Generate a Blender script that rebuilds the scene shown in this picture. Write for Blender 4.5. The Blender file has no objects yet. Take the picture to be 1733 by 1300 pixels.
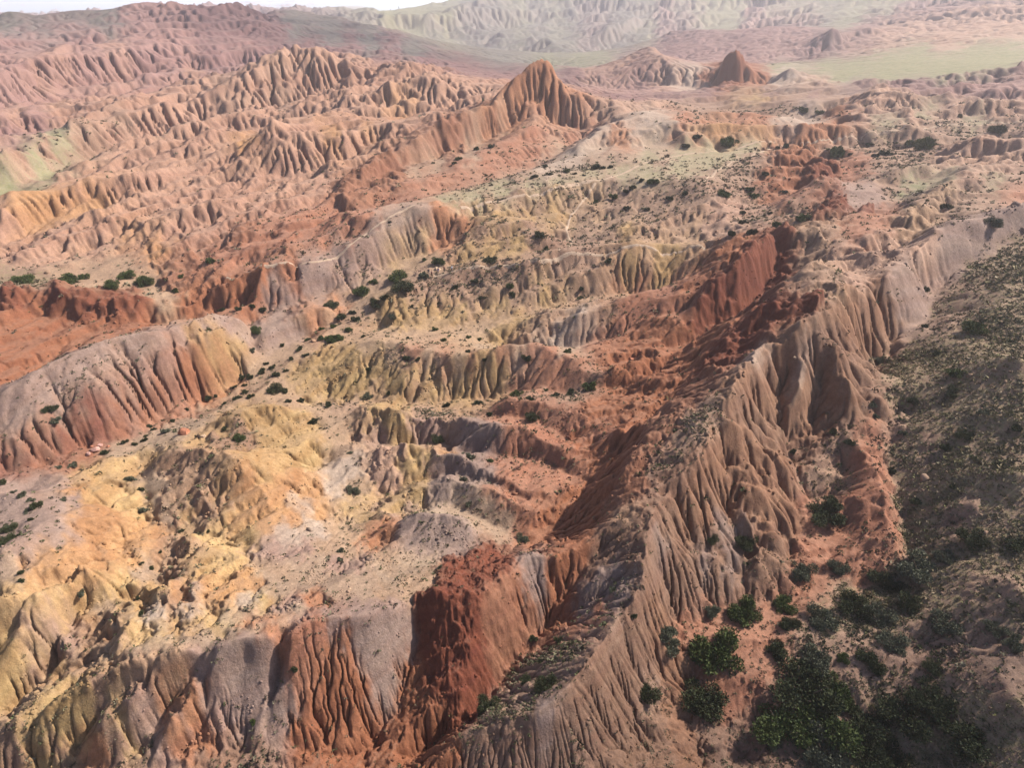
import bpy, bmesh, math, random
import numpy as np
from mathutils import Vector, Matrix

# ------------------------------------------------------------------ camera
W0, H0 = 1733.0, 1300.0
FPX = 1171.0
CAMZ = 75.0
PITCH = math.radians(30.0)
scene = bpy.context.scene
cam_data = bpy.data.cameras.new('camera')
cam_data.sensor_width = 36.0
cam_data.lens = 36.0 * FPX / W0
cam_data.clip_start = 1.0
cam_data.clip_end = 120000.0
cam = bpy.data.objects.new('camera', cam_data)
scene.collection.objects.link(cam)
cam.location = (0, 0, CAMZ)
cam.rotation_euler = (math.radians(90) - PITCH, 0, 0)
scene.camera = cam

# ------------------------------------------------------------------ light
SUN_AZ = math.radians(66.0)      # clockwise from +Y (the view direction), the sun stands to the right
SUN_EL = math.radians(42.0)
world = bpy.data.worlds.new('World')
scene.world = world
world.use_nodes = True
wn = world.node_tree
wn.nodes.clear()
sky = wn.nodes.new('ShaderNodeTexSky')
sky.sky_type = 'NISHITA'
sky.sun_disc = False
sky.sun_elevation = SUN_EL
sky.sun_rotation = SUN_AZ
sky.altitude = 1600
sky.air_density = 1.0
sky.dust_density = 3.0
bg = wn.nodes.new('ShaderNodeBackground')
bg.inputs['Strength'].default_value = 0.082
wo = wn.nodes.new('ShaderNodeOutputWorld')
wn.links.new(sky.outputs[0], bg.inputs[0])
wn.links.new(bg.outputs[0], wo.inputs[0])
sd = bpy.data.lights.new('sun', 'SUN')
sd.energy = 5.0
sd.angle = math.radians(2.0)
sd.color = (1.0, 0.92, 0.81)
sun = bpy.data.objects.new('sun', sd)
scene.collection.objects.link(sun)
sdir = Vector((math.sin(SUN_AZ) * math.cos(SUN_EL), math.cos(SUN_AZ) * math.cos(SUN_EL), math.sin(SUN_EL)))
sun.rotation_euler = sdir.to_track_quat('Z', 'Y').to_euler()
sun.location = sdir * 300

scene.view_settings.view_transform = 'Standard'
scene.view_settings.look = 'None'
scene.view_settings.exposure = 1.1
scene.view_settings.gamma = 1.0
scene.cycles.max_bounces = 8
scene.cycles.diffuse_bounces = 3
scene.cycles.volume_bounces = 4
scene.cycles.transparent_max_bounces = 8
scene.cycles.use_denoising = True

# ------------------------------------------------------------------ helpers
def collect(o):
    scene.collection.objects.link(o)
    return o

def tag(o, label=None, cat=None, group=None, kind=None):
    if label: o['label'] = label
    if cat: o['category'] = cat
    if group: o['group'] = group
    if kind: o['kind'] = kind
    return o

def ray(px, py):
    """direction of the sight line that leaves the camera through a pixel of the photograph"""
    r, u = px - W0 / 2, H0 / 2 - py
    c, s = math.cos(PITCH), math.sin(PITCH)
    return np.array([r, FPX * c + u * s, -FPX * s + u * c])

def u32(a): return a.astype(np.uint32)

def hash2(ix, iy, seed):
    h = (ix.astype(np.int64) * 374761393 + iy.astype(np.int64) * 668265263 + seed * 974634777) & 0xFFFFFFFF
    h = u32(h)
    h ^= h >> np.uint32(15); h *= np.uint32(2246822519)
    h ^= h >> np.uint32(13); h *= np.uint32(3266489917)
    h ^= h >> np.uint32(16)
    return h

def rnd(h): return (h & np.uint32(0xFFFF)).astype(np.float32) / 65535.0
def rnd2(h): return (h >> np.uint32(16)).astype(np.float32) / 65535.0

def gnoise(x, y, seed=0):
    """gradient noise, about -1..1"""
    fx, fy = np.floor(x), np.floor(y)
    ix, iy = fx.astype(np.int64), fy.astype(np.int64)
    dx, dy = (x - fx).astype(np.float32), (y - fy).astype(np.float32)
    ux = dx * dx * dx * (dx * (dx * 6 - 15) + 10); uy = dy * dy * dy * (dy * (dy * 6 - 15) + 10)
    def g(ox, oy):
        a = rnd(hash2(ix + ox, iy + oy, seed)) * 6.2831853
        return np.cos(a) * (dx - ox) + np.sin(a) * (dy - oy)
    a, b, c, d = g(0, 0), g(1, 0), g(0, 1), g(1, 1)
    return ((a + (b - a) * ux) * (1 - uy) + (c + (d - c) * ux) * uy) * 1.5

def fbm(x, y, octs=4, seed=0, gain=0.5):
    t = 0; a = 1.0; s = 0
    for i in range(octs):
        t = t + a * gnoise(x * 2 ** i, y * 2 ** i, seed + i * 17); s += a; a *= gain
    return t / s

def sstep(a, b, x):
    t = np.clip((x - a) / (b - a), 0, 1)
    return t * t * (3 - 2 * t)

def phacelle(x, y, sx, sy, seed):
    """stripes across the side direction (sx, sy): cos and sin of a locally coherent phase"""
    fx, fy = np.floor(x), np.floor(y)
    ix, iy = fx.astype(np.int64), fy.astype(np.int64)
    dx, dy = (x - fx).astype(np.float32), (y - fy).astype(np.float32)
    C = np.zeros_like(dx); S = np.zeros_like(dx)
    for oy in (-1, 0, 1):
        for ox in (-1, 0, 1):
            h = hash2(ix + ox, iy + oy, seed)
            vx = dx - (ox + rnd(h)); vy = dy - (oy + rnd2(h))
            w = np.maximum(0, np.exp(-2.2 * (vx * vx + vy * vy)) - 0.02)
            ph = (vx * sx + vy * sy) * 6.2831853 + rnd(hash2(ix + ox, iy + oy, seed + 7)) * 6.28
            C += w * np.cos(ph); S += w * np.sin(ph)
    L = np.sqrt(C * C + S * S) + 1e-4
    m = np.minimum(L * 3.0, 1.0) / L
    return C * m, S * m

# ------------------------------------------------------------------ crests (tops) and gully floors of the badlands
# each number triple: where the line is met by the sight line of that pixel, and its height above the wash in metres
# ('r' lines give the ground distance from the camera's foot instead of the height)
LINES = """
z 377,1089,16 345,1150,13.6 290,1230,10.8 250,1300,8.8
z 312,1099,16 240,1160,14 160,1240,10.8
z 495,1072,16 480,1150,12.4 420,1250,9.2
z 350,1112,14 300,1180,11 235,1270,8
z 420,1112,13.8 390,1190,11 330,1280,8
z 240,1132,14 170,1200,10.8 110,1270,8
z 470,1112,13.4 450,1180,11 400,1290,7.6
z 1733,341,29.4 1640,372,27.4 1585,392,25.9 1531,449,23.6 1479,484,23.2 1413,506,27 1361,543,26 1299,577,21.5 1265,610,23.1 1237,667,22.9 1237,719,19.7 1202,747,20.1 1165,790,18.6 1133,840,17.2 1110,870,17.3 1097,916,17 1093,954,16.5 1086,988,15.2 1062,1035,14.3 1027,1078,14.4 996,1123,15.2 955,1168,15 913,1206,14.5 827,1224,13 775,1248,12 700,1330,9
z 1237,719,19.7 1289,747,15.7 1327,764,13.6 1350,785,9.9 1358,799,9.5
z 1361,840,8 1358,799,9.5 1350,870,7 1330,960,6.2 1306,1006,5.7
z 1361,543,26 1368,570,23 1395,582,22 1417,598,21.5 1440,622,19 1458,643,17 1497,681,15 1465,702,13.2 1445,747,12.2 1465,771,12 1490,813,11 1507,895,9 1517,947,7.2
z 1479,484,23.2 1500,520,18.5 1515,560,14.2
z 1390,880,6.5 1355,823,8 1335,780,9 1320,730,11.5 1316,702,14
z 1430,790,9 1400,840,7.4 1390,880,6.5 1400,950,5.3 1395,1000,5
z 1600,470,17.5 1576,494,16 1566,543,14 1521,570,13 1497,598,12 1465,647,11
z 1520,690,12.2 1505,730,11.2 1500,780,10.2 1525,880,7 1535,945,5.5
z 1600,470,18 1733,400,23
z 1733,450,23 1660,560,19 1600,620,16 1733,600,24
z 1620,700,16 1733,700,20
z 1600,800,12.5 1733,800,17
z 1600,950,8.5 1733,1000,13.5
z 1560,1100,6 1650,1110,8 1733,1200,9.5
z 1400,950,5.3 1350,1010,4.6 1250,1040,5 1190,1050,5.5 1140,1046,6.5
z 1440,1010,4.5 1530,1000,4.8
z 1300,1150,4.5 1250,1290,0.5
z 1420,1200,3 1500,1290,1 1600,1280,2.5
z 1165,1140,4 1170,1200,3 1190,1290,1
z 1133,1044,7 1150,1090,5
z 1350,1080,5.2 1440,1060,5.2
z 906,931,5 945,885,6 1010,800,8.5 1060,745,9.5 1120,690,10.5 1170,640,11.5
z 1220,681,22.3 1190,688,20.5 1156,694,19.5 1125,715,18.5 1086,750,17.5 1066,775,17 1050,810,16 1020,860,13 1000,900,12.5
z 1168,715,20 1180,740,20 1210,700,21
z 1340,392,22.6 1327,384,22.8 1310,402,20.5 1290,418,21.3 1268,428,22.1 1240,455,20.4 1210,480,17.7 1190,505,15.6 1168,525,14
z 1345,425,19 1328,440,16 1313,460,13.5 1295,495,12 1254,552,10 1200,562,9 1154,598,8
z 1400,420,28 1375,440,27 1345,460,26 1315,500,23 1290,530,20 1270,545,18.5
z 1440,470,27.6 1413,490,27.5 1393,497,27 1345,510,25.5 1320,515,24.5 1285,529,22.5 1255,555,20.5 1223,577,18 1195,595,16.5 1193,620,14
z 1375,535,25 1330,565,22.5 1290,590,20.5 1255,612,19 1240,640,19
z 1195,622,18 1215,628,18.5 1247,618,19.7
z 1040,700,8.5 1090,670,9.5 1150,650,11.9
z 1100,640,8.5 1154,598,8.3
z 1060,560,8 1110,545,9.5 1168,525,12
z 1040,585,6.5 1100,580,8.5 1150,572,9.5
z 1080,610,9.8 1140,600,9.1 1170,585,12.5
z 1050,545,9.5 1075,548,9.2 1130,540,12
z 775,456,10.5 840,448,12 913,442,13 965,428,13.8 1060,418,14.5 1170,415,15.5 1215,412,16.5 1260,405,18 1300,398,22.3
z 723,467,9 671,494,8 647,515,6 640,546,3
z 723,467,9 775,456,10.5
z 636,562,2 720,560,3 809,553,4 860,540,4.3 913,522,5 1000,505,6 1086,491,7.5 1140,485,9 1167,477,10
z 900,548,6 940,545,8.4 979,532,10 1000,522,10.3 1045,511,11 1128,513,12.5 1165,505,13.5
z 854,590,3.4 880,592,3.6 948,590,4.3 1010,581,5.2
z 820,575,4 865,570,5.5 892,562,7.2 920,568,6.2 941,581,4.8
z 600,581,5 654,581,7 688,586,8 757,595,8.5 789,601,8.4 844,595,8.9 906,588,9 941,598,9 982,619,9 1020,636,8.7 1086,629,10.5 1138,626,13
z 600,581,5 533,591,4.2 500,620,2.5 485,640,1.4
z 520,682,0.3 567,678,0.3 640,685,0.8 740,683,1.5 782,674,2 868,660,3.2 948,667,5 1000,660,6
z 602,698,3 630,688,5 654,683,6 688,702,5 775,702,6 806,719,6.6 844,726,7.2 879,726,7.6 913,743,7.8 948,768,7.4 982,781,7.8 989,792,7.4 1010,797,8.8
z 782,690,3.5 823,690,4.6 844,674,6 865,684,6.5 906,686,7 965,698,7.5 1000,716,8 1048,733,9.6
z 823,700,4 896,716,5 948,745,5.5 1000,760,7
z 602,752,0.5 650,752,1 761,747,2 775,771,3 844,775,4 913,785,5 950,795,5.6 990,815,7.2
z 612,771,2.5 640,762,4 671,754,5 712,750,6 744,768,6 789,778,6.5 816,795,6.3 854,816,6.7 879,830,7 937,833,7.8 965,816,8.6
z 600,845,1.4 636,833,1.8 680,825,2.4 712,816,2.6 775,809,4 830,818,5.2 870,842,6 910,850,6.8
z 650,846,2.6 699,823,4.5 740,804,3.9 782,820,6.4 830,830,6.8 879,855,7 913,871,6.8
z 680,870,3.6 754,853,4 809,878,4.3 861,905,4.6 906,931,5
z 678,888,7.8 716,867,9.5 775,881,9.6 809,912,8
z 690,925,8 740,935,8.5 800,925,7.6 850,925,6.5
z 640,965,10.5 700,955,10.8 740,975,13.2 800,960,12.5 860,935,8
z 0,1245,8.8 90,1190,11.3 150,1155,13.3 215,1117,15.5 312,1099,16 377,1089,16 443,1078,16 495,1072,16 512,1054,16.2 568,1047,16 612,1044,16.1 640,1030,16 660,1023,15.9 705,1023,13.6 726,999,15.6 761,1009,15.6 820,1009,15.2 851,992,14.6 889,943,14 930,942,13.9 972,936,13.5 1017,905,14.8 1052,878,16.3 1121,850,18
z 0,1330,5.5 100,1300,7 215,1300,8.2 430,1300,8.4 540,1300,7.2 615,1275,5.5 650,1225,6.5 671,1196,7.5 700,1110,9.5 712,1060,11.5
z 571,1060,15.4 568,1090,14 550,1162,11.2 510,1213,9.6
z 568,1090,14 590,1162,11 605,1200,9.2
z 560,1215,8.6 575,1280,6.6
z 480,1100,13 470,1160,10.6 450,1240,9
z 360,1100,15 350,1170,11.8 340,1230,9.8
z 250,1115,15 250,1180,12 240,1240,10
z 150,1170,12.7 130,1230,9.8
z 780,1160,11 740,1190,8.9 690,1225,8 640,1262,7
z 760,1235,6.8 700,1290,4.5
z 820,1012,15 800,1080,12.5 790,1120,11.5 800,1160,9.4
z 851,992,14.6 870,1040,10.9 880,1090,7.9
z 889,943,14 905,1000,11.5
z 790,1225,7 850,1150,6.6 865,1127,6.7 906,1080,7.2 925,1050,8.2 941,1006,9.8 972,978,11.2 1020,930,13.4
z 546,770,1 552,800,1.5 556,840,2.4 560,860,3 575,890,4 600,905,5 590,955,8.5 545,985,10.5
z 208,748,1.5 242,788,2 242,823,3 253,871,4 284,895,4.5 291,919,5 270,968,6 242,1006,7 173,1023,7.2 132,1044,6.5 69,1162,5 0,1207,4
z 256,765,4 300,752,6.5 346,757,8.6 400,780,9.2 440,790,8.8 485,800,7.5 520,820,5 545,840,3
z 305,897,4.7 360,905,6 408,902,6.4 420,940,7.6 433,964,9
z 400,780,9.2 450,830,8.2 470,870,6.8
z 350,725,4.5 363,712,5.5 400,695,6.8 433,681,6.6 470,690,6.2 492,700,5 500,722,2
z 330,745,4.5 350,740,5.2 430,757,5.6 520,762,3
z 500,745,3.6 530,735,3 530,755,2
z 312,908,7 345,925,9.3 322,954,10 300,1000,11.5
z 345,925,9.3 400,935,9.3 418,960,9.6
z 300,1000,11.5 350,975,11.5 410,965,10
z 180,992,8.7 220,980,8.8 265,985,9.2
z 0,830,8 60,850,10 100,900,11.2 60,900,11.6 0,930,13
z 140,960,10.9 180,985,9.1
z 87,795,3.1 120,830,6.5 100,880,10.8
z 0,1016,12.9 60,1000,12.8 120,990,10.1
z 35,1044,11.1 59,1085,8.8 66,1130,6.6
z 85,1040,9.8 105,1090,8 110,1140,6.4
z 180,1035,9 195,1060,10.5 170,1090,9 140,1130,7.8
z 152,1060,7.2 128,1100,6.2
z 215,1060,11.5 240,1090,14.5
z 250,1075,14 300,1060,13.5 380,1060,14.5 450,1050,15 520,1010,13.2 580,985,12.3 640,970,11.2
z 620,885,4.2 640,858,5.8 660,880,6.5 629,930,6.8
z 0,667,11.5 52,636,12.5 121,595,14 183,569,15 260,558,13.9 305,553,12.6 360,532,11.2 415,539,8.2 430,560,4
z 0,757,6.1 42,737,6.7 121,690,8.1 166,645,10.3 242,622,9.2 298,608,8 332,612,6.3 360,628,3.5 385,638,1.8
z 0,809,2.2 69,788,2.2 138,757,2 208,730,1.6 277,692,1 339,664,1 395,643,1 436,619,1.4
z 310,600,8.2 345,588,7.9 390,592,5.9 430,612,2.3
z 20,850,4 69,815,2.5 160,770,1.8 208,748,1.1 277,712,0.6 340,690,0.2 380,672,-0 450,625,1 500,590,2 560,545,3 600,505,4.5 650,475,6.5 700,450,8
z 440,600,1.5 425,570,2.2 430,545,3 445,530,3.5
z 0,487,7.5 69,492,7.8 138,499,7.6 200,505,7 270,512,6 310,500,5.5
z 0,530,5 100,538,4.5 200,545,4 240,550,3.6
z 0,525,7 60,528,5.4 130,540,4.5
z 0,660,4 60,620,3.5 121,580,3 200,556,3.2 300,545,3.4 380,530,3.2
z 40,560,5.5 70,585,3.2
z 242,543,4 294,515,6.4 330,492,8.4 367,470,10.7 410,460,11.4 457,453,11.8 512,449,12.1 545,441,12.4
z 250,556,3.4 310,535,3.8 367,529,4.2 420,522,4.4 450,527,3.8
z 802,370,15.4 782,357,17.6 754,348,19.5 705,345,20.4 671,360,19.2 619,395,16.4 567,437,12.4 520,462,10.5 480,490,8.2 452,520,4.5
z 480,532,3.6 560,500,5.2 610,478,6.8 650,455,8 690,435,9 730,425,9.8 760,412,11 800,388,13
z 745,350,19.3 748,385,14.5 735,410,10.5
z 770,365,16.9 790,380,14.3
z 443,577,3.7 470,555,4.6 495,539,5.4 540,524,6.4 570,520,5
z 450,590,1.8 520,560,2.4
z 0,480,5 121,468,5 235,477,5 298,500,4.6 346,446,6.5 400,425,8 450,405,10
z 346,446,8 391,433,10 430,405,10.2 450,395,11.3 499,377,13.6 550,368,13.3 600,362,19 650,362,19
z 400,452,8.5 480,435,11.5 560,412,14 620,385,16
z 775,352,17 830,337,17 880,328,17.6 934,322,18 980,310,18.3 1027,301,18.5 1100,310,19.3 1185,312,20 1210,290,20.2 1237,273,20.3 1306,247,20.6 1368,239,20.8 1445,235,21.2 1514,221,21.6 1600,208,22 1733,205,23
z 735,343,16.6 800,322,17 865,301,17.4 948,267,18 1086,256,19.5 1133,254,19.8 1306,242,20.6
z 1030,275,19 1150,280,20
z 1000,352,12 965,365,12 960,395,11.5 972,415,10.5 985,425,10.5
z 913,367,13 965,366,12
z 800,440,10.6 880,436,11 972,428,10.6 1060,414,12 1170,410,13 1230,400,14.5
z 780,400,12.5 800,389,14.5 840,384,15.2 886,388,15 930,392,13
z 800,375,13.3 860,370,13.5 913,367,13
z 1185,312,20 1210,335,17.5 1233,367,15.8 1215,395,15
z 1310,340,15.5 1282,346,15.3 1240,385,14.8 1355,372,16.5
z 1310,340,15.5 1400,318,16.5 1450,300,17.2
z 1372,395,21 1390,370,22 1400,346,22.5 1390,320,22 1382,298,20
z 1440,350,20 1465,320,21.5 1483,310,22 1490,330,19
z 1470,400,24 1531,398,21.8 1548,353,24 1587,318,24.2 1628,287,24.6 1690,273,25.2 1733,273,25.5
z 1450,430,22 1520,420,20 1560,400,20 1600,360,20 1650,330,21.5 1733,310,22.5
z 1480,380,19 1500,350,19 1560,310,20 1600,280,20.6
z 1500,300,21 1540,290,22.5 1576,284,22.3 1645,249,24.5 1673,258,24 1733,254,25
z 1380,262,17.5 1431,258,17.5 1560,250,18 1650,232,19.5 1733,225,20.5
r 0,352,268 69,341,279 138,331,285 200,330,283
r 180,378,249 200,368,249 260,372,237 310,360,238 350,345,242 381,339,243 430,345,243
z 0,440,6 100,425,6 200,420,6.5 300,400,8 340,380,9 400,370,9.5 480,345,10.5 540,325,11.5
z 100,400,8 150,392,8 230,388,8.5
r 150,290,305 190,300,298 235,301,294 290,300,291 332,284,294 370,270,298 405,253,300 440,228,306 492,225,306 533,239,302 570,225,308 633,201,322 680,212,322 730,200,335
z 0,415,6.5 60,375,7.5 150,345,8.5 260,335,9 330,325,9 400,312,9.5 500,300,10 590,285,11 640,262,12
r 917,103,358 905,116,356 890,128,352 872,142,348 850,160,338
r 850,160,338 830,190,328 812,205,324
r 816,184,328 800,200,318 780,206,316 760,212,310 747,222,304 728,232,298 705,239,290 664,267,275 640,285,264 612,305,253 590,325,243 567,346,234
r 917,103,358 930,115,357 951,142,354 965,160,351 982,170,349 1010,178,350 1034,180,352 1069,187,350 1100,185,360
r 925,140,351 905,165,346 880,180,342 860,200,336
r 930,140,352 940,170,346 945,200,341
r 906,215,318 890,225,308 860,240,298 816,260,285 761,287,268 705,312,250 654,339,232 619,357,222
r 870,212,335 830,240,320 747,268,295 700,285,280 664,300,268 600,335,243
r 950,218,340 1000,225,325 990,190,345
z 1010,232,15.5 940,262,14.5 880,290,14 800,318,13.8 735,337,13.5 650,351,13.2 560,375,12 500,400,10.5
r 965,263,272 1000,232,289 1014,218,305 1035,203,320 1052,194,330 1085,195,328 1121,197,325 1142,211,305 1160,225,291
z 1000,255,18.2 1060,252,19.4 1130,248,19.8
r 0,260,325 60,245,365 110,235,385 156,221,402 200,195,422 242,180,430 280,168,446 312,164,455 367,149,462 426,121,485 460,105,498 499,93,503 560,97,500 600,100,495 671,114,480 761,128,465 844,138,452
r 500,205,372 540,185,382 577,166,392 620,160,398 660,156,402 700,148,408 747,138,415 782,159,402 809,180,385
r 0,343,300 97,291,355 160,262,385 235,235,410 290,225,425 350,215,440 480,190,452 540,180,460 620,172,465
r 560,215,360 650,193,392 700,190,385 760,205,365 800,212,345
r 0,235,400 100,215,440 200,178,520 312,152,570 426,112,620 520,86,660 640,93,630 760,118,590 850,131,540
r 0,132,520 40,128,553 80,118,580 130,100,610 187,90,640 242,85,670 301,90,680 350,95,680 400,88,690
r 0,205,470 100,170,550 200,140,610 300,125,640 400,108,670
r 40,170,540 120,150,570 200,122,620
r 0,8,900 30,12,900 60,22,900 110,18,920 160,23,950 210,15,900 290,12,900 340,18,880 375,10,880 395,3,880 412,3,880 440,15,880 480,36,860 519,55,840 545,72,790
r 0,75,740 100,70,760 200,62,760 300,62,760 380,60,770 460,80,740
r 464,17,1080 500,20,1080 554,26,1050 600,35,1000 636,55,900 680,68,850 723,83,800 765,92,760 809,104,720 861,121,660 892,128,620
r 540,60,830 600,75,780 700,105,700
z 1104,83,25 1125,100,22 1150,125,14 1180,140,8.6
r 1000,125,720 1020,112,720 1060,95,712 1085,86,705 1104,83,700
r 1000,160,560 1060,150,590 1120,150,600 1180,148,600
r 1225,125,612 1232,112,612 1240,99,608 1245,88,604 1250,108,612 1262,114,612 1290,122,615 1300,135,610
r 1150,152,590 1200,150,600 1250,156,590 1310,152,600
r 1295,140,603 1325,122,600 1338,112,600 1350,124,600 1375,125,613 1395,142,590
r 1130,175,470 1200,170,490 1300,165,490 1400,160,480
r 1150,190,430 1250,195,420 1306,190,418 1400,200,395
r 1427,183,405 1465,163,415 1485,154,425 1503,151,430 1521,163,420 1531,177,405
r 1450,212,350 1500,205,362 1560,200,375
r 1350,215,375 1400,205,380 1427,190,395
r 1560,195,395 1618,180,410 1680,188,400 1733,194,395
r 1400,170,455 1490,140,510 1560,145,510 1650,130,520 1733,112,560
r 1560,172,450 1650,168,450 1733,168,450
r 1289,119,680 1396,135,593 1514,132,565 1618,128,565 1733,105,620
r 1355,100,850 1403,88,820 1445,92,800 1490,83,800 1549,78,800 1618,80,800 1652,71,820 1704,66,830 1733,68,820
r 1380,112,700 1500,105,680 1650,100,690
r 1133,57,1100 1209,55,1050 1280,53,1030 1341,54,1000
r 900,118,900 1000,122,820 1133,118,780 1250,110,820 1330,108,800
r 1355,100,860 1375,85,880 1389,76,890 1400,63,900 1412,52,905 1420,62,906 1440,66,923 1472,50,964 1480,58,950
r 1400,92,870 1465,62,950 1500,52,990 1507,48,1000 1520,52,1000 1542,40,1010 1562,48,1010 1590,35,1050 1640,20,1080 1687,9,1100 1733,15,1100
r 1500,35,1250 1540,20,1290 1583,8,1300 1650,-5,1350 1733,-20,1400
r 1340,50,1200 1440,42,1250 1520,32,1280
r 900,110,1150 960,112,1150 1100,72,1350 1209,46,1500 1350,40,1500
r 595,24,1700 629,22,1650 654,28,1600 700,34,1600 723,33,1600 780,25,1700 809,17,1750 835,18,1780 860,10,1850 906,3,1950 960,-15,2000 1100,-50,2100 1300,-90,2200 1600,-120,2200 1800,-120,2200
r 620,60,1350 700,72,1350 780,95,1300 850,107,1250 940,118,1150
r 720,66,1480 770,45,1620 809,17,1750
r 800,85,1400 870,45,1680 930,20,1850 1000,0,1950
r 860,103,1270 930,75,1420 1000,45,1620 1060,20,1780 1100,-10,1950
r 900,60,1390 960,88,1250
r 1030,60,1380 1080,30,1560
r 840,60,1480 850,80,1360
r 1150,45,1480 1190,20,1640
r 1000,104,1230 1060,62,1450 1130,25,1700 1200,-20,1950
r 1250,40,1560 1280,10,1750 1330,-30,1950
r 560,40,1500 620,45,1500 700,52,1600
z 1237,719,19.7 1223,788,15.6 1260,815,14.4 1300,840,12.5 1327,865,10.5 1352,915,7.5
z 1250,760,16.5 1290,800,12.5 1330,835,9.2 1356,868,7.4
z 1368,570,23 1365,600,21.1 1358,633,19.3 1345,680,16 1338,705,13.5
z 1348,590,22 1328,650,16.5 1318,700,13.2
z 1395,600,20.5 1390,650,15.5 1370,720,11 1350,780,9
z 1430,640,18.5 1425,690,15 1410,740,11.5
z 1271,600,23.6 1290,640,19.2 1305,690,15.1
z 1252,632,22 1270,680,17.5 1310,740,11.5
z 1250,700,19.5 1280,728,15.5 1320,765,11.5
z 1110,890,16.2 1150,945,11.9 1175,1000,8
z 1112,965,12.6 1140,1010,8.5
z 1165,815,17.2 1200,880,12.8 1225,940,9.2 1232,990,7
z 1145,880,14.5 1180,950,9.6 1195,1000,7
z 1215,850,12 1255,920,8.4 1262,985,6.2
z 1245,860,11.6 1285,920,9.2 1300,975,6.8
z 1110,725,18 1080,725,14 1040,735,10.2
z 1150,690,19 1110,685,11.3 1060,700,10
z 1085,745,14.4 1050,762,10.6
z 1050,810,16 1010,830,11.5 970,860,8.2
z 1035,845,12.8 985,858,8.2
z 1020,865,13.4 980,885,9.8 935,905,6.6
z 1040,1040,14.5 1070,1090,11.5 1090,1150,7.5 1110,1220,4.5
z 1080,1060,12 1110,1110,7.5 1130,1180,4.4
z 1000,1130,14.5 1030,1190,10.5 1060,1260,6.5
z 1030,1130,12 1060,1180,7.8 1090,1260,4
z 1020,965,13.8 985,1000,11.8 950,1040,9.2
z 1060,985,14.8 1010,1020,12.6 960,1060,9.4
z 1040,985,13.2 990,1020,10.8 945,1050,8.3
"""

TH0, TH1 = math.radians(-58), math.radians(58)
V0, V1 = math.log(18.0), math.log(9000.0)
DG = 0.003
lines = []
for ln in LINES.strip().splitlines():
    tk = ln.split()
    pts = []
    for t in tk[1:]:
        x, y, w = map(float, t.split(','))
        d = ray(x, y); hl = math.hypot(d[0], d[1])
        if tk[0] == 'z': r = (CAMZ - w) / (-d[2] / hl); z = w
        else: r = w; z = CAMZ + r * d[2] / hl
        pts.append((d[0] / hl * r, d[1] / hl * r, z))
    lines.append(np.array(pts))
# the plain that runs down to the lake, and ground beyond the sides of the view
def pol(deg, r, z): return (math.sin(math.radians(deg)) * r, math.cos(math.radians(deg)) * r, z)
for deg in range(-56, -2, 4):
    lines.append(np.array([pol(deg, 3000, -46), pol(deg, 4700, -58), pol(deg, 5600, -72), pol(deg, 8900, -90)]))
for deg in range(6, 58, 6):
    lines.append(np.array([pol(deg, 3600, 150), pol(deg, 5000, 120), pol(deg, 8900, 60)]))
lines.append(np.array([pol(-56, 1300, -20), pol(-40, 1400, -30), pol(-28, 1450, -35), pol(-14, 1500, -42)]))
lines.append(np.array([pol(-57, 400, 15), pol(-57, 900, 45)]))
lines.append(np.array([pol(d, 19, 2) for d in range(-57, 58, 3)]))
lines.append(np.array([pol(d, 32, 3) for d in range(-57, -6, 3)]))
lines.append(np.array([pol(d, 34, 1) for d in range(14, 58, 3)]))

def constraint_grid(nt, nv):
    s = np.zeros((nv, nt)); c = np.zeros((nv, nt))
    for P in lines:
        for a, b in zip(P[:-1], P[1:]):
            ra, rb = math.hypot(a[0], a[1]), math.hypot(b[0], b[1])
            n = int(max(2, math.dist(a, b) / (min(ra, rb) * DG * 0.5)))
            n = min(n, 6000)
            t = np.linspace(0, 1, n)[:, None]
            Q = a * (1 - t) + b * t
            th = np.arctan2(Q[:, 0], Q[:, 1]); v = np.log(np.hypot(Q[:, 0], Q[:, 1]))
            i = np.round((th - TH0) / (TH1 - TH0) * (nt - 1)).astype(int)
            j = np.round((v - V0) / (V1 - V0) * (nv - 1)).astype(int)
            ok = (i >= 0) & (i < nt) & (j >= 0) & (j < nv)
            np.add.at(s, (j[ok], i[ok]), Q[ok, 2]); np.add.at(c, (j[ok], i[ok]), 1)
    return np.where(c > 0, s / np.maximum(c, 1), 0), c > 0

def resize(a, nv, nt):
    y = np.linspace(0, a.shape[0] - 1, nv); x = np.linspace(0, a.shape[1] - 1, nt)
    return bil(a, y[:, None], x[None, :])

def bil(a, y, x):
    y = np.clip(y, 0, a.shape[0] - 1.001); x = np.clip(x, 0, a.shape[1] - 1.001)
    j = y.astype(np.int32); i = x.astype(np.int32); fy = y - j; fx = x - i
    return (a[j, i] * (1 - fx) + a[j, i + 1] * fx) * (1 - fy) + (a[j + 1, i] * (1 - fx) + a[j + 1, i + 1] * fx) * fy

NT = int((TH1 - TH0) / DG); NV = int((V1 - V0) / DG)
sol = None
for lev in range(6, -1, -1):
    nt, nv = max(8, NT >> lev), max(8, NV >> lev)
    cz, cm = constraint_grid(nt, nv)
    cur = np.full((nv, nt), 8.0) if sol is None else resize(sol, nv, nt)
    cur = np.where(cm, cz, cur)
    jj, ii = np.mgrid[0:nv, 0:nt]
    red = ((jj + ii) & 1) == 0
    fr, fb = red & ~cm, (~red) & ~cm
    for it in range(160 if lev > 2 else 50 if lev > 0 else 24):
        for f in (fr, fb):
            p = np.pad(cur, 1, mode='edge')
            av = (p[:-2, 1:-1] + p[2:, 1:-1] + p[1:-1, :-2] + p[1:-1, 2:]) * 0.25
            cur = np.where(f, cur + 1.7 * (av - cur), cur)
    sol = cur
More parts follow.
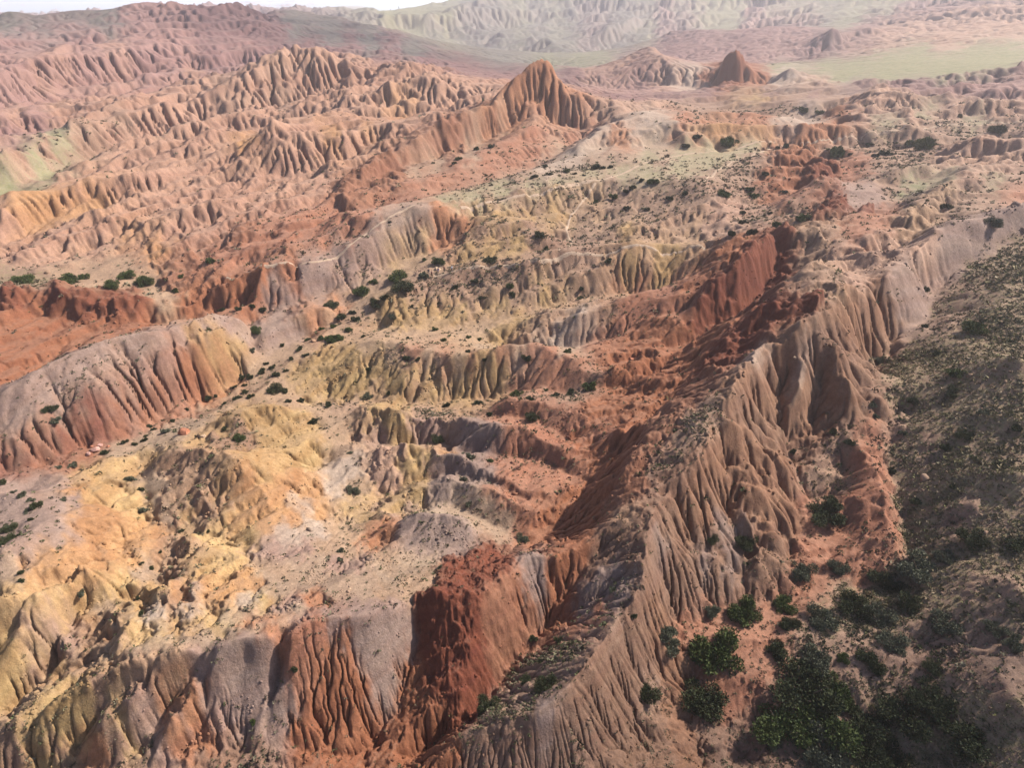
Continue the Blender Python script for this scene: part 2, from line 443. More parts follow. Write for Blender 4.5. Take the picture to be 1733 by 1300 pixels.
# round the knife-edge creases of the solution a little
for k in range(7):
    p = np.pad(sol, 1, mode='edge')
    sol = sol * 0.5 + (p[:-2, 1:-1] + p[2:, 1:-1] + p[1:-1, :-2] + p[1:-1, 2:]) * 0.125
sol = sol.astype(np.float32)

def bsp(a, y, x):
    y = np.clip(y, 1.001, a.shape[0] - 3.001); x = np.clip(x, 1.001, a.shape[1] - 3.001)
    j = y.astype(np.int32); i = x.astype(np.int32); fy = (y - j).astype(np.float32); fx = (x - i).astype(np.float32)
    def w(f): return ((1 - f) ** 3 / 6, (3 * f ** 3 - 6 * f ** 2 + 4) / 6, (-3 * f ** 3 + 3 * f ** 2 + 3 * f + 1) / 6, f ** 3 / 6)
    wy, wx = w(fy), w(fx)
    t = 0
    for q in range(4):
        u = 0
        for p in range(4): u = u + a[j + q - 1, i + p - 1] * wx[p]
        t = t + u * wy[q]
    return t

def base_h(x, y, smooth=False):
    if smooth:
        th = np.arctan2(x, y); v = np.log(np.maximum(np.hypot(x, y), 18.1))
        return bsp(sol, (v - V0) / (V1 - V0) * (NV - 1), (th - TH0) / (TH1 - TH0) * (NT - 1))
    th = np.arctan2(x, y); v = np.log(np.maximum(np.hypot(x, y), 18.1))
    return bil(sol, (v - V0) / (V1 - V0) * (NV - 1), (th - TH0) / (TH1 - TH0) * (NT - 1))

# ------------------------------------------------------------------ the mesh grid (finer close by)
DTH = 0.00185
nc = int((TH1 - TH0) / DTH)
rows = [math.log(20.0)]
while rows[-1] < V1 - 0.01:
    r = math.exp(rows[-1])
    rows.append(rows[-1] + (0.0030 if r < 1300 else 0.0055 if r < 3500 else 0.02))
rows = np.array(rows); nr = len(rows)
th = np.linspace(TH0, TH1, nc)
TH, RR = np.meshgrid(th, np.exp(rows))
TH = TH.astype(np.float32); RR = RR.astype(np.float32)
X = (np.sin(TH) * RR); Y = (np.cos(TH) * RR)
print('grid', nr, nc, nr * nc)

def grad(Z):
    gv = np.gradient(Z, rows, axis=0) / RR
    gt = np.gradient(Z, th, axis=1) / RR
    return gv * np.sin(TH) + gt * np.cos(TH), gv * np.cos(TH) - gt * np.sin(TH)

def march(px, py, Hf):
    d = ray(px, py); d = d / math.hypot(d[0], d[1])
    r = np.exp(np.linspace(math.log(21), math.log(8000), 2600))
    z = CAMZ + r * d[2]
    h = Hf(d[0] * r, d[1] * r)
    k = np.argmax(z < h)
    if z[k] >= h[k]: k = len(r) - 1
    return d[0] * r[k], d[1] * r[k], h[k]

# ------------------------------------------------------------------ what the ground is made of, place by place
# class: base colour (albedo), fluting, rock ledges, dark tufts, grass
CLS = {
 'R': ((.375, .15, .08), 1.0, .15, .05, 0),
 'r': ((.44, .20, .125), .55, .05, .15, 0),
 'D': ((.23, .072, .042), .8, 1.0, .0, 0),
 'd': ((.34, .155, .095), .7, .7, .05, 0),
 'O': ((.54, .29, .14), .8, .1, .02, 0),
 'o': ((.48, .22, .12), .8, .25, .02, 0),
 'Y': ((.57, .365, .175), .75, .05, .02, 0),
 'y': ((.48, .31, .145), .8, .05, .03, 0),
 'T': ((.47, .30, .19), 1.0, .15, .05, 0),
 't': ((.44, .27, .175), 1.0, .2, .12, 0),
 'P': ((.52, .32, .23), 1.0, .15, .05, 0),
 'M': ((.40, .275, .225), .16, .1, .08, 0),
 'm': ((.33, .23, .195), .6, .1, .1, 0),
 'W': ((.55, .42, .33), .4, .1, .02, 0),
 'B': ((.34, .205, .145), .8, .25, .35, 0),
 'b': ((.40, .25, .18), .7, .15, .5, .05),
 'K': ((.41, .26, .185), .5, .1, .5, .1),
 'G': ((.40, .265, .185), .16, .05, .42, .36),
 'g': ((.50, .41, .28), .05, 0, .1, .5),
 'L': ((.38, .375, .26), .05, 0, .1, .8),
 'S': ((.50, .33, .215), .05, .02, .12, 0),
 's': ((.49, .345, .24), .1, .03, .06, 0),
 'V': ((.27, .15, .145), .8, .4, .1, .05),
 'v': ((.38, .22, .195), 1.0, .2, .1, 0),
 'C': ((.35, .185, .115), 1.1, .15, .06, 0),
 'c': ((.30, .17, .115), 1.0, .2, .12, 0),
 'q': ((.27, .10, .07), .35, .6, 0, 0),
 'F': ((.50, .29, .205), 1.0, .15, .05, 0),
 'x': ((.42, .27, .215), .8, .15, .05, 0),
 'N': ((.19, .18, .18), .45, .1, .2, .3),
 'n': ((.27, .27, .21), .35, .05, .1, .5),
}
SPOTS = """
N 10,30 60,40 120,30 180,30 500,40 560,50 620,60 700,95 630,90
v 60,65 120,55 150,80 230,60 250,25 300,40 320,70 200,110 100,130 60,100 20,90
V 350,30 390,15 420,30 430,60 470,70 520,85 380,60 560,95 600,80 660,85 720,105 780,120 830,130 880,133 350,80 650,100
v 20,130 60,150 10,170 130,130 170,150 240,120 300,110 380,95 420,95 20,230 60,210
F 60,120 110,115 200,95 30,200 100,190 180,170 240,200 130,210 200,230 270,180 300,190 340,170 380,165 420,145 440,175 480,130 520,110 560,130 610,110 660,125 720,140 780,145 830,150 330,140
F 640,150 690,160 560,175 590,185 720,170 760,185 600,200
K 150,250 120,270 200,205 380,140 480,170 270,240
L 10,335 40,325 80,295 100,240
F 30,260 80,250 30,300 160,310 250,250 300,225 340,240 450,200 400,220 530,200
F 220,270 280,270 350,270 400,280 430,300 260,320 320,320 380,320 480,280 520,290 450,250 490,245 530,260 560,290 590,260 620,230 660,220 700,210 730,215 600,240 640,240
O 420,240 560,235 620,215 130,350 60,355 170,345 690,190
F 20,380 60,400 110,390 160,400 200,385 250,390 300,370 350,365 400,355 430,365 30,430 90,430 230,410
F 340,400 380,395 290,340 200,350 460,330 500,320 540,310 120,320
O 30,360 100,365 220,400 260,420
S 110,470 170,475 210,460 260,490 150,490 280,505
G 20,480 60,478
o 917,115 900,135 925,135 870,170 890,150 940,150 820,185 855,180 940,185 960,175 985,190 920,170
d 840,215 790,220 750,240 700,255 680,280 640,290 610,315 730,225 660,300 770,240 585,335
P 1010,190 1060,190 1100,180 960,200 900,195 990,210 930,215
r 860,250 820,275 780,290 740,300 700,325 660,345 620,365 930,230 970,230 900,235 1000,215
s 850,225 800,250 740,280 700,290 800,265 940,245
r 560,350 520,370 480,380 450,400 560,370 600,375 620,380 540,400 490,410 430,430 400,440 370,430 350,450 590,400
d 400,410 330,450 290,480 360,480 420,385
R 360,490 400,480 440,475 490,460 320,500 350,510 400,500 440,500 500,455
D 30,510 100,505 160,510 230,515 150,520 200,530
R 20,550 70,555 100,570 40,600 20,630 130,560 170,550 210,545 250,545 60,530 150,575
W 1000,240 1030,220 1060,210 1100,205 1080,225 980,260 950,280 920,295 1120,215
o 1060,235 1045,225
s 1100,240 1000,265 1140,225
K 900,300 950,290 1000,280 1050,275 870,305 1120,275
g 800,340 850,325 900,315 950,310 1000,300 1050,295 1100,300 1150,290 1200,270 1240,262 1100,265 1150,262 1200,255 1270,250 760,345
K 830,355 880,345 920,350 960,335 1000,320 1040,315 1000,350 1050,340 1100,330 1150,320 1180,330 1050,370 1100,360 1150,350 1100,385 1150,385 1040,395 1000,390 980,400 1200,340 1220,320
y 820,370 850,375 950,355 930,365 890,365 1060,395 1000,340
T 1080,390 1130,395 1170,395 1010,370 1180,375
B 810,400 850,400 900,405 940,410 780,410
y 790,425 830,420 870,420
M 700,350 670,365 640,385 610,410 580,430 550,455 520,475 490,505 470,510 540,470 590,450 640,400 670,385 720,365
m 690,380 660,400 630,430 600,470
b 640,440 600,480 580,490 620,455
o 750,375 770,380 740,395 760,395 755,365 785,370
y 715,410 690,415 660,440 670,430
S 715,440 690,450 620,500 600,520 560,540 690,470 650,490 730,455 740,450 520,560 570,560
o 555,535 530,545 575,525
M 480,545 460,570 500,560 450,560
d 520,540 500,530
b 720,470 760,475 800,470 850,465 900,460 950,455 1000,440 780,490 820,490 860,490 700,490 900,480 740,510 700,510 980,460 940,480 870,510
y 680,540 700,535 750,520 660,530 780,530 820,515 850,520 730,530 920,500 950,505
t 800,505 890,500 980,490 1020,470 1000,480
y 1070,460 1060,470 1110,440 1130,460 1145,430
T 1030,450 1090,440 1160,440 1180,425
r 1050,480 1080,480 1150,470 1190,460 1130,495 1180,490 1090,500
S 780,560 730,565 820,555 850,545 900,530 690,570 1000,508 960,515 1050,498 700,580 650,570
y 870,545 850,560 840,575 890,540
t 920,545 950,535 1000,540 1030,530 900,575 920,575 880,580
W 980,535 950,575 1000,550 935,575 910,580
r 1050,530 1080,530 1120,525 1150,535 1030,570 1000,580 1060,545
R 1080,560 1110,560 1140,555 1050,580 1090,590 1120,590 1060,600 1150,580 1020,595 1100,610 1140,610 1060,615
s 820,585 880,595 960,600
S 660,590 720,595 620,590 780,605
r 700,600 750,605 800,610 850,605 900,600 930,605 960,620 980,635 1000,645 950,650 920,630 900,625 700,590
b 690,610 740,615 870,610 900,610
y 560,600 540,620 510,640 600,610 620,625 560,640 640,630 600,650 570,660 520,660
y 660,640 700,640 720,650 740,655 680,660 790,640 810,625 830,630 850,635 770,655
t 750,640 820,650 860,640 700,665 640,650
r 900,650 870,650 930,660
K 880,668 920,672 960,672 980,665 1000,655 560,690 600,690 720,690 750,695
R 1040,650 1080,650 1120,640 1160,630 1100,660 1060,680 1020,690 1040,710 1080,700 1000,700 1120,670 1150,655 1010,680
r 860,690 900,700 940,710 980,720 1000,730 850,705 880,715 920,725 1020,740
S 450,640 480,670 430,650 400,670 380,690 350,690 500,680 540,690 470,600 500,590 430,630 550,700
s 300,715 260,735 230,755 200,765 330,710 290,735 320,725
r 300,695 340,680
M 20,690 60,660 100,640 140,610 180,585 220,575 260,570 300,565 340,550 380,545 40,710 90,670 130,640 240,590 160,600 400,560
b 100,690 130,665 200,620 260,600 170,650 70,720 120,680 220,640 190,640
y 380,590 400,595 340,595 360,600
o 380,620 350,625 400,625
q 40,780 100,755 60,750 130,735 150,720 90,740 20,790 170,700 200,690 180,730
R 230,680 270,670 300,650 330,640 350,650 320,660 250,700 280,680 140,760 100,775 60,790 200,720
x 210,665 230,650 190,680 260,640 290,630
M 0,720 20,740 50,700
t 20,755 60,735
y 400,690 440,690 420,710 470,710 500,720 380,710 450,735 480,745 520,760 380,730
B 400,730 380,745 360,740 420,740
Y 520,745 530,720 500,765 470,770 430,770 450,790 350,735 330,745
Y 230,780 260,770 190,790 150,800 200,810 180,825 210,800 160,840 220,840 200,850 240,860
O 130,830 170,860 220,880 250,880 200,900 150,895 270,900 230,920 180,930 210,945 130,930 160,960
M 60,820 100,820 30,830 80,870 40,870 10,870 110,850 60,900 100,900 20,910
m 10,890 20,860
s 270,820 250,800 260,850 280,870 240,970
t 280,790 300,800 320,820 340,830 290,840 350,860 330,870 360,820 300,870 380,850 310,780
y 370,830 320,870 390,870
O 420,830 450,830 480,820 510,810 430,860 470,860 510,840 540,830 400,880 450,890 500,880 540,870
W 540,900 510,850 530,890 480,920 500,910 570,810 590,790 560,830
x 500,940 470,930 520,930 450,940
S 440,960 480,970 590,900 600,880 570,900 610,860 600,830 580,760 590,730 560,720
y 660,710 640,700 630,720 680,730 690,740 665,735
x 640,730 710,720 740,720 650,745 700,735 630,745
t 760,720 600,720 620,735
y 690,790 710,800 700,780 720,815
P 680,770 650,780 640,800 660,810 740,790
m 770,740 810,740 830,750 850,745 780,760 750,755 800,755
O 750,755 760,765
r 870,750 900,750 940,770 920,760 960,785 860,765 850,770 900,770 980,790 950,790
m 760,790 780,790 800,800 830,815 750,800 790,830 760,830 730,820 740,840
r 850,810 880,820 920,810 900,800 940,800 900,780 940,815 860,830
s 740,870 780,860 800,870 820,880 850,900 860,880 830,860 770,850
Y 640,845 620,855 650,860 600,865
x 660,865 640,850 690,850
y 680,845 670,860 700,840 610,870
o 650,890 630,910 640,900 660,880
m 720,880 750,890 700,900 780,900 730,910 690,890
r 880,870 860,860 900,880 830,840 880,890
R 920,880 950,870 900,900 930,900 960,850 1000,830 980,860 1000,870 960,890 1040,800
R 1020,780 1000,760 1040,760 1060,740 980,750 1000,810
d 1060,790 1080,790 1040,830 1100,760 1120,740 1080,820 1150,720 1140,700
K 1168,715 1180,735 1150,745 1200,700 1190,690
B 1120,770 1110,800 1140,780
d 1180,680 1150,670 1190,650 1160,690
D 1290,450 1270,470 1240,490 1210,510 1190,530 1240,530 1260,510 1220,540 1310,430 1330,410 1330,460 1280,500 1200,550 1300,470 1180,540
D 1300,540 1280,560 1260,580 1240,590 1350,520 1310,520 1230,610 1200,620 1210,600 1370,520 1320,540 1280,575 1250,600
R 1150,590 1180,580 1200,570 1170,610 1140,590 1220,560 1180,600 1160,620
t 1350,380 1380,400 1370,420 1400,440 1390,470 1420,480 1360,400 1400,390
K 1400,460 1410,470 1380,480 1360,430 1400,400
P 1450,440 1430,430 1480,410 1500,420 1460,470 1500,440 1520,410 1440,460
R 1230,440 1200,450 1180,460 1160,500 1240,420
K 1330,360 1300,370 1360,355 1250,380 1340,370
R 1300,300 1330,280 1350,300 1310,320 1360,270 1320,260 1290,320
K 1250,290 1240,310 1270,300 1260,330 1280,340 1270,270 1290,280
P 1230,350 1250,360 1200,380 1240,400 1210,400
r 1350,340 1320,350 1380,340 1330,330
M 1460,330 1470,340 1450,330 1480,330
D 1400,340 1390,360 1385,370 1410,350 1375,300 1400,300 1470,360
K 1420,260 1460,265 1500,255 1540,240 1580,225 1440,245 1400,250 1560,260 1500,245 1620,230 1680,225 1720,220 1700,240
r 1440,275 1450,290 1430,290
K 1500,290 1550,270 1560,300 1520,310 1500,300
P 1600,270 1640,260 1660,265 1620,260 1700,265 1730,262
T 1550,380 1570,360 1590,340 1540,400 1560,390 1600,330
P 1630,300 1660,290 1690,300 1650,310 1600,300 1700,285
K 1600,350 1640,330 1680,320 1720,310 1560,340 1600,380 1650,345
r 1690,330 1730,330 1480,380 1500,360 1460,400 1440,395
L 1550,315 1600,300 1680,315
M 1640,390 1600,410 1700,370 1730,360 1620,430 1590,430 1680,390
P 1560,420 1580,440 1550,450
M 1540,470 1560,500 1520,490 1550,520 1530,540
C 1490,510 1450,520 1480,540 1510,550 1430,530 1460,560 1480,580 1440,550
c 1400,540 1380,560 1420,570 1400,580 1440,600 1390,530
C 1340,580 1320,610 1300,600 1350,620 1290,620 1270,650 1300,660 1320,680 1360,660 1280,640 1340,700 1360,700 1400,680 1400,640 1420,700 1380,620 1380,720 1400,730 1440,680 1260,670 1290,700
W 1290,600 1280,620 1370,600 1350,640
c 1260,700 1300,720 1330,740 1250,690 1280,720 1370,760 1430,720 1470,690 1480,680 1460,680
C 1240,750 1220,780 1260,780 1280,800 1300,830 1200,800 1230,820 1180,830 1160,860 1200,870 1240,860 1290,860 1270,850 1320,830 1330,870 1300,890
c 1120,950 1150,930 1130,900 1180,920 1220,930 1260,920 1300,940 1250,960 1280,970 1320,920 1140,980 1180,970 1120,1010 1160,1000 1210,980
m 1250,900 1220,890 1190,960 1120,930 1240,950
t 1060,880
c 1080,900 1050,910 1020,940 1000,960 1060,950 1080,930 1150,800 1120,840 1140,830 1100,860
m 1050,960 1020,990 1000,1010 1060,990 1040,1020 990,1030
R 980,920 940,960 960,980 930,1010 950,1040 960,950 990,950 930,1060
r 1020,1030 970,1060 1000,1060 940,1080
b 1000,1070 960,1090 1040,1060 930,1110 900,1130 880,1150 870,1170 920,1150 940,1120 890,1180 850,1190 960,1130 840,1200
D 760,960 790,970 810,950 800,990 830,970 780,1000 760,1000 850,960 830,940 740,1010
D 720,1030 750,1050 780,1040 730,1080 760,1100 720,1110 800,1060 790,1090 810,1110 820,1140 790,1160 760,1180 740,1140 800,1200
d 850,1020 870,1060 880,1090 840,1050 860,1010 900,1030 850,1100 900,1060 840,1090
m 905,960 910,990 890,980 920,1000
R 930,970 880,1000
R 750,1230 700,1260 720,1220 680,1230 660,1280 760,1270 730,1290 690,1180 700,1140 650,1260
M 680,1040 660,1060 620,1050 640,1080 600,1060 570,1070 650,1110 620,1100 640,1140 600,1040 680,1080 560,1060
R 590,1100 580,1140 600,1170 560,1180 610,1200 540,1230 580,1220 570,1110 620,1240 520,1270 600,1280 560,1260 550,1150 510,1250
r 540,1070 500,1100 520,1090 490,1120 470,1090 450,1080 500,1085
M 430,1110 450,1140 420,1150 440,1180 400,1130 470,1160 400,1180 460,1110 430,1220 420,1090 380,1100 350,1110 340,1130 480,1200
t 300,1120 280,1130 260,1140 270,1170 240,1120 230,1150 300,1160
o 300,1180 320,1200 280,1200 330,1160 340,1220 310,1240 330,1250 350,1260 290,1230 150,1280 160,1260
x 250,1180 220,1200 350,1200 300,1210 380,1200 370,1170 250,1220 200,1240 270,1270
y 200,1190 100,1210 130,1190 90,1230 120,1160 70,1260 200,1220 150,1210 220,1260 60,1280 110,1240
B 170,1210 180,1180 30,1270 100,1270 200,1270 240,1270 350,1290 400,1280 430,1260
s 240,1095 300,1090 350,1080 400,1075 430,1070 330,1070 280,1080 500,1030 480,1050
Y 250,1075 290,1075 220,1070 330,1060 350,1045 300,1050
W 260,1040 320,1030 380,1050 420,1010 330,1000
Y 200,1010 220,990 260,1000 180,1000 230,1000 240,1015 270,1000
Y 350,960 380,940 330,970 390,950 360,925 370,915 420,905 340,910 320,930
O 400,980 350,1000 370,1010 420,970 320,1010 410,990 380,1000 300,1000 350,985 430,980
t 300,940 290,960 290,920 290,980 290,1010 330,920
s 450,1000 480,990 520,990 560,980 600,980 640,960 680,960 720,950 700,970 660,980 560,1000 620,1000 450,980 500,960 540,950
o 480,1050 420,1060 460,1075 520,1010 540,1010
x 480,1030 510,1050 570,960 600,960 610,950 500,1015
y 380,1050 450,1010 440,1005 370,1060
S 690,1000 650,1000 700,985 720,980 650,950 600,940 550,930
Y 20,1040 60,1030 100,1040 30,1080 60,1100 20,1110 80,1070 100,1000 130,1020 160,1020 50,1000 20,1000 20,1150 100,1130 30,1130
y 10,1080 30,1160 90,1110 10,1180
O 60,980 100,970 150,980 180,1060 140,1040 120,980 40,950 90,940
x 60,1080 80,1100 100,1080 40,1060 130,1060 50,1120 90,1060 110,1090
T 170,1080 180,1100 150,1100 190,1040 200,1060 130,1130 50,1180 20,1210 200,1090
s 10,960 30,980 180,1030
M 10,940 40,930
G 1600,520 1650,500 1700,480 1733,500 1600,600 1560,600 1530,620 1650,560 1700,560 1520,660 1580,660 1640,640 1700,640 1550,700 1600,720 1660,700 1720,700 1540,780 1600,780 1660,780 1720,780 1530,840 1600,840 1680,850 1560,900 1640,900 1720,900 1580,960 1660,960 1733,960 1540,750 1500,620 1700,430 1650,460 1733,420
b 1640,500 1600,545 1520,720 1560,760 1620,880 1700,1000 1650,1000
r 1470,720 1480,760 1470,790 1490,820 1480,860 1500,900 1450,850 1440,900 1460,830 1450,780 1490,850
r 1380,860 1430,960 1400,980 1450,960 1480,950 1420,920 1370,980 1380,940
K 1400,770 1420,750 1420,820 1380,820
G 1420,1000 1480,1010 1540,1000 1600,1020 1660,1010 1720,1040 1450,1050 1500,1060 1400,1060
r 1200,1060 1240,1070 1280,1080 1160,1060 1300,1060 1250,1100 1290,1130 1260,1160 1240,1200 1220,1180
b 1380,1100 1440,1090 1500,1090 1560,1090 1620,1090 1680,1090 1720,1120 1420,1130 1560,1140 1620,1150 1700,1160 1460,1150 1520,1160
G 1580,1190 1640,1200 1700,1220 1540,1230 1600,1250 1680,1270 1480,1220 1500,1270 1440,1280
B 1240,1240 1220,1280 1260,1280 1200,1240 1300,1200
C 1130,1060 1110,1050 1140,1110 1150,1150 1130,1180 1140,1210 1160,1250 1120,1110 1170,1280
c 1080,1020 1060,1060 1040,1100 1080,1080 1020,1130 1060,1130 1000,1160 1040,1180 1080,1160 980,1200 1020,1220 1060,1230 1100,1230 1080,1280 1020,1280 1120,1280 1100,1130
b 1090,1150 1110,1160 1100,1190
B 900,1240 940,1240 880,1270 940,1280 830,1250 800,1270 960,1260 990,1270 860,1290
M 920,1215 930,1230
N 640,30 700,50 760,50 740,70 800,60 820,80 870,60 850,90 900,90 900,40 950,60 950,90 1000,70 960,30 1000,40 1050,50 1080,30 1100,10 1000,10 1050,10 1150,30 1400,30
n 880,30 950,50 1100,60 1200,20 1300,20 1150,10 1230,40 1010,90 980,110 930,110 1250,10 1350,20 1400,10 1450,25
v 1000,50 1150,40 1120,45 1280,35 1300,45 1350,40
L 650,25 700,25 750,30
V 1140,70 1180,60 1250,60 1300,60 1340,60 1200,80 1260,80 1140,90 970,120
v 1160,100 1200,95 1280,95 1320,90 1130,110 1350,80 1360,65
V 1400,75 1410,60 1380,90 1430,75 1470,65 1450,60 1360,98
P 1440,80 1490,65 1510,60 1540,50 1560,60 1600,50 1650,40 1700,30 1480,75 1720,50 1640,60 1690,45 1600,65
V 1480,40 1520,35 1560,25 1650,10 1700,0 1600,20
n 1450,20 1500,15 1420,45
L 1400,110 1450,110 1500,100 1550,110 1600,110 1650,90 1700,90 1550,90 1500,125 1600,125 1380,125 1350,115 1430,130 1320,110 1700,110 1650,115
P 1060,110 1030,115 1110,105 1120,120 1090,120 1000,122 1140,130
v 1000,150 1050,140 1020,135 1070,155 1090,145
V 1085,135 1095,150 1080,120
D 1245,105 1240,115 1225,130 1245,120
R 1260,125 1280,130 1230,140 1270,145 1290,135 1210,140 1250,145
W 1330,130 1320,140 1150,135 1170,140 1350,135 1340,120
P 1375,135 1365,128 1345,125 1385,140
V 1080,175 1120,165 1150,160 1200,160 1250,165 1300,165 1040,170 1380,165
y 1250,165 1290,168 1270,172
K 1350,165 1320,175 1400,165 1370,155 1420,170
K 1200,185 1260,190 1340,188 1390,192 1310,185 1150,180 1180,195
r 1160,205 1200,215 1260,200 1290,205 1250,215 1150,215
W 1350,205 1370,210 1380,200 1340,215
o 1400,220 1410,225 1380,230 1420,215 1360,235
R 1430,205 1420,200
O 1250,225 1200,222 1220,230 1280,225
P 1460,180 1480,170 1500,160 1440,190 1480,195 1510,175 1450,205 1520,190 1500,205 1540,195
V 1560,160 1520,150 1600,160 1460,145 1560,150
v 1640,150 1620,160 1600,170 1660,160 1700,160 1720,140 1680,140 1640,165
K 1580,175 1630,175 1680,178 1720,175 1550,180
P 1600,195 1620,190 1640,195 1580,200 1540,215 1700,195 1720,198 1680,200
L 1570,195 1500,210 1640,205
M 1430,150 1450,155
"""
sp_pos, sp_val = [], []
for ln in SPOTS.strip().splitlines():
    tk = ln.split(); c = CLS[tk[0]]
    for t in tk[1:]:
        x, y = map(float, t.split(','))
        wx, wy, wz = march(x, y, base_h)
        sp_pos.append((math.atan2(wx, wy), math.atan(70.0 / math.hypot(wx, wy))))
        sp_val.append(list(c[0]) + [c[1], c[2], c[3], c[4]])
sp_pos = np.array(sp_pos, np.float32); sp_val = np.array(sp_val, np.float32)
print('spots', len(sp_pos))

def ground_props():
    st = 3
    T2, R2 = TH[::st, ::st], RR[::st, ::st]
    x, y = np.sin(T2) * R2, np.cos(T2) * R2
    k = 9.0 / R2 ** 0.9
    # wobble the borders between soils
    n1 = gnoise(T2 * 60, np.log(R2) * 30, 5); n2 = gnoise(T2 * 60 + 31, np.log(R2) * 30, 9)
    n3 = gnoise(T2 * 170, np.log(R2) * 80, 15); n4 = gnoise(T2 * 170 + 31, np.log(R2) * 80, 19)
    a = T2 + 0.012 * n1 + 0.009 * n3 + .004 * gnoise(T2 * 420, np.log(R2) * 200, 25)
    b = np.arctan(70.0 / R2) + (0.010 * n2 + 0.008 * n4) * np.minimum(1, 60 / R2 + .35)
    a = a.ravel(); b = b.ravel()
    out = np.empty((a.size, 7), np.float32)
    CH = 60000
    for s in range(0, a.size, CH):
        e = min(a.size, s + CH)
        lo, hi = b[s:e].min() - 0.12, b[s:e].max() + 0.12
        sel = (sp_pos[:, 1] > lo) & (sp_pos[:, 1] < hi)
        if sel.sum() < 3: sel[:] = True
        P, Vv = sp_pos[sel], sp_val[sel]
        d2 = (a[s:e, None] - P[None, :, 0]) ** 2 + (b[s:e, None] - P[None, :, 1]) ** 2
        w = 1.0 / (d2 + 1.1e-4) ** 2.3
        out[s:e] = (w @ Vv) / w.sum(1)[:, None]
    out = out.reshape(T2.shape + (7,))
    yy = np.linspace(0, (nr - 1) / st, nr)[:, None]; xx = np.linspace(0, (nc - 1) / st, nc)[None, :]
    return [bil(out[..., i], yy, xx).astype(np.float32) for i in range(7)]

cr, cg, cb, FLU, ROCK, TUFT, GRASS = ground_props()

# ------------------------------------------------------------------ relief: hollows, flutes, ledges
def ridged(x, y, o, seed):
    t = 0; a = 1
    for i in range(o):
        t = t + a * (0.5 - np.abs(gnoise(x * 2 ** i, y * 2 ** i, seed + i))); a *= 0.55
    return t
wx = 0.45 * fbm(X / 9, Y / 9, 2, 3) * np.clip(RR / 90, .4, 6); wy = 0.45 * fbm(X / 9, Y / 9, 2, 43) * np.clip(RR / 90, .4, 6)
Z = base_h(X + wx, Y + wy, True).astype(np.float32)
calm = 1 - 0.75 * np.clip(GRASS * 1.4, 0, 1)
far = sstep(150, 500, RR)
dune = sstep(1.45, 1.75, cg / cb) * sstep(.38, .46, cr) * (1 - sstep(125, 150, RR)) * (1 - sstep(-.1, .05, TH))
for _ in range(6):
    dune[1:-1, 1:-1] = (dune[:-2, 1:-1] + dune[2:, 1:-1] + dune[1:-1, :-2] + dune[1:-1, 2:]) / 4
rk0 = sstep(.3, .7, ROCK)
# pointed rock horns on the hard red crests
for px, py, r_, h_, w_ in ((917, 103, 358, 8, 7), (905, 116, 356, 3, 3.5), (890, 128, 352, 4, 4), (872, 142, 348, 3.5, 4), (932, 119, 357, 3, 4), (951, 142, 354, 4, 4), (982, 170, 349, 4, 4),
                           (850, 160, 338, 3, 3), (816, 184, 328, 4.5, 4), (780, 206, 316, 3.5, 3), (747, 222, 304, 6, 4), (728, 232, 298, 3, 3), (705, 239, 290, 4.5, 3), (664, 267, 275, 3.5, 3), (612, 305, 253, 2.5, 3),
                           (1245, 92, 604, 15, 11), (1226, 122, 610, 6, 7), (1264, 116, 612, 5, 7), (1410, 54, 903, 16, 14), (1389, 76, 890, 8, 10), (1472, 50, 950, 12, 14), (1338, 112, 600, 6, 8), (1104, 83, 700, 7, 12),
                           (1390, 362, 232, 2.5, 3), (1402, 344, 238, 2.5, 3), (1470, 316, 250, 2.5, 3), (1327, 386, 172, 2, 2.5), (1160, 500, 150, 1.5, 1.5)):
    d = ray(px, py); d = d / math.hypot(d[0], d[1]) * r_
    dd = np.hypot(X - d[0], Y - d[1]) / w_
    Z += .42 * np.where(dd < 4, h_ * np.exp(-np.minimum(dd, 8)) - h_ * .018, 0).astype(np.float32).clip(0)
relief = calm * (0.3 + 0.7 * FLU) * (1 - .75 * dune) * (1 - .7 * rk0)
q = np.clip(RR / 90, .6, 5) + 9 * sstep(1100, 2600, RR)
U, VV = TH * 90, np.log(RR) * 90        # noise whose grain keeps its size relative to the distance
ur, vr = (U * 0.80 + VV * 0.60), (-U * 0.60 + VV * 0.80)   # ridges run away to the right
west = sstep(210, 300, RR) * (1 - sstep(950, 1200, RR)) * (1 - rk0) * np.where(TH < -.06, 1 - sstep(-.12, -.06, TH), .75 * (1 - sstep(520, 640, RR)) * sstep(.12, .3, TH))
Z += relief * q * (1.3 + 1.1 * sstep(62, 85, RR) * (1 - sstep(200, 260, RR)) * (TH > -.5) - .75 * sstep(250, 600, RR) + 6.5 * sstep(1100, 2000, RR) + 1.9 * west) * (ridged(ur / 26, vr / 11, 3, 131) - .28)
bw = .35 * gnoise(U / 9, VV / 9, 141)
Z += dune * (2.4 * np.minimum(np.abs(gnoise(ur / 15 + bw, vr / 7.5 - bw, 143)), .55) + .35 * np.minimum(np.abs(gnoise(ur / 6 - bw, vr / 3.5, 144)), .5) - .75)
Z += calm * (0.35 * fbm(X / 14, Y / 14, 3, 11) + far * 2.2 * fbm(X / 45, Y / 45, 3, 21) + sstep(700, 1500, RR) * 18 * (0.5 - np.abs(fbm(X / 260, Y / 260, 4, 27))) * 1.2)
cell = RR * 0.0030
fr_ = sstep(700, 1400, RR)
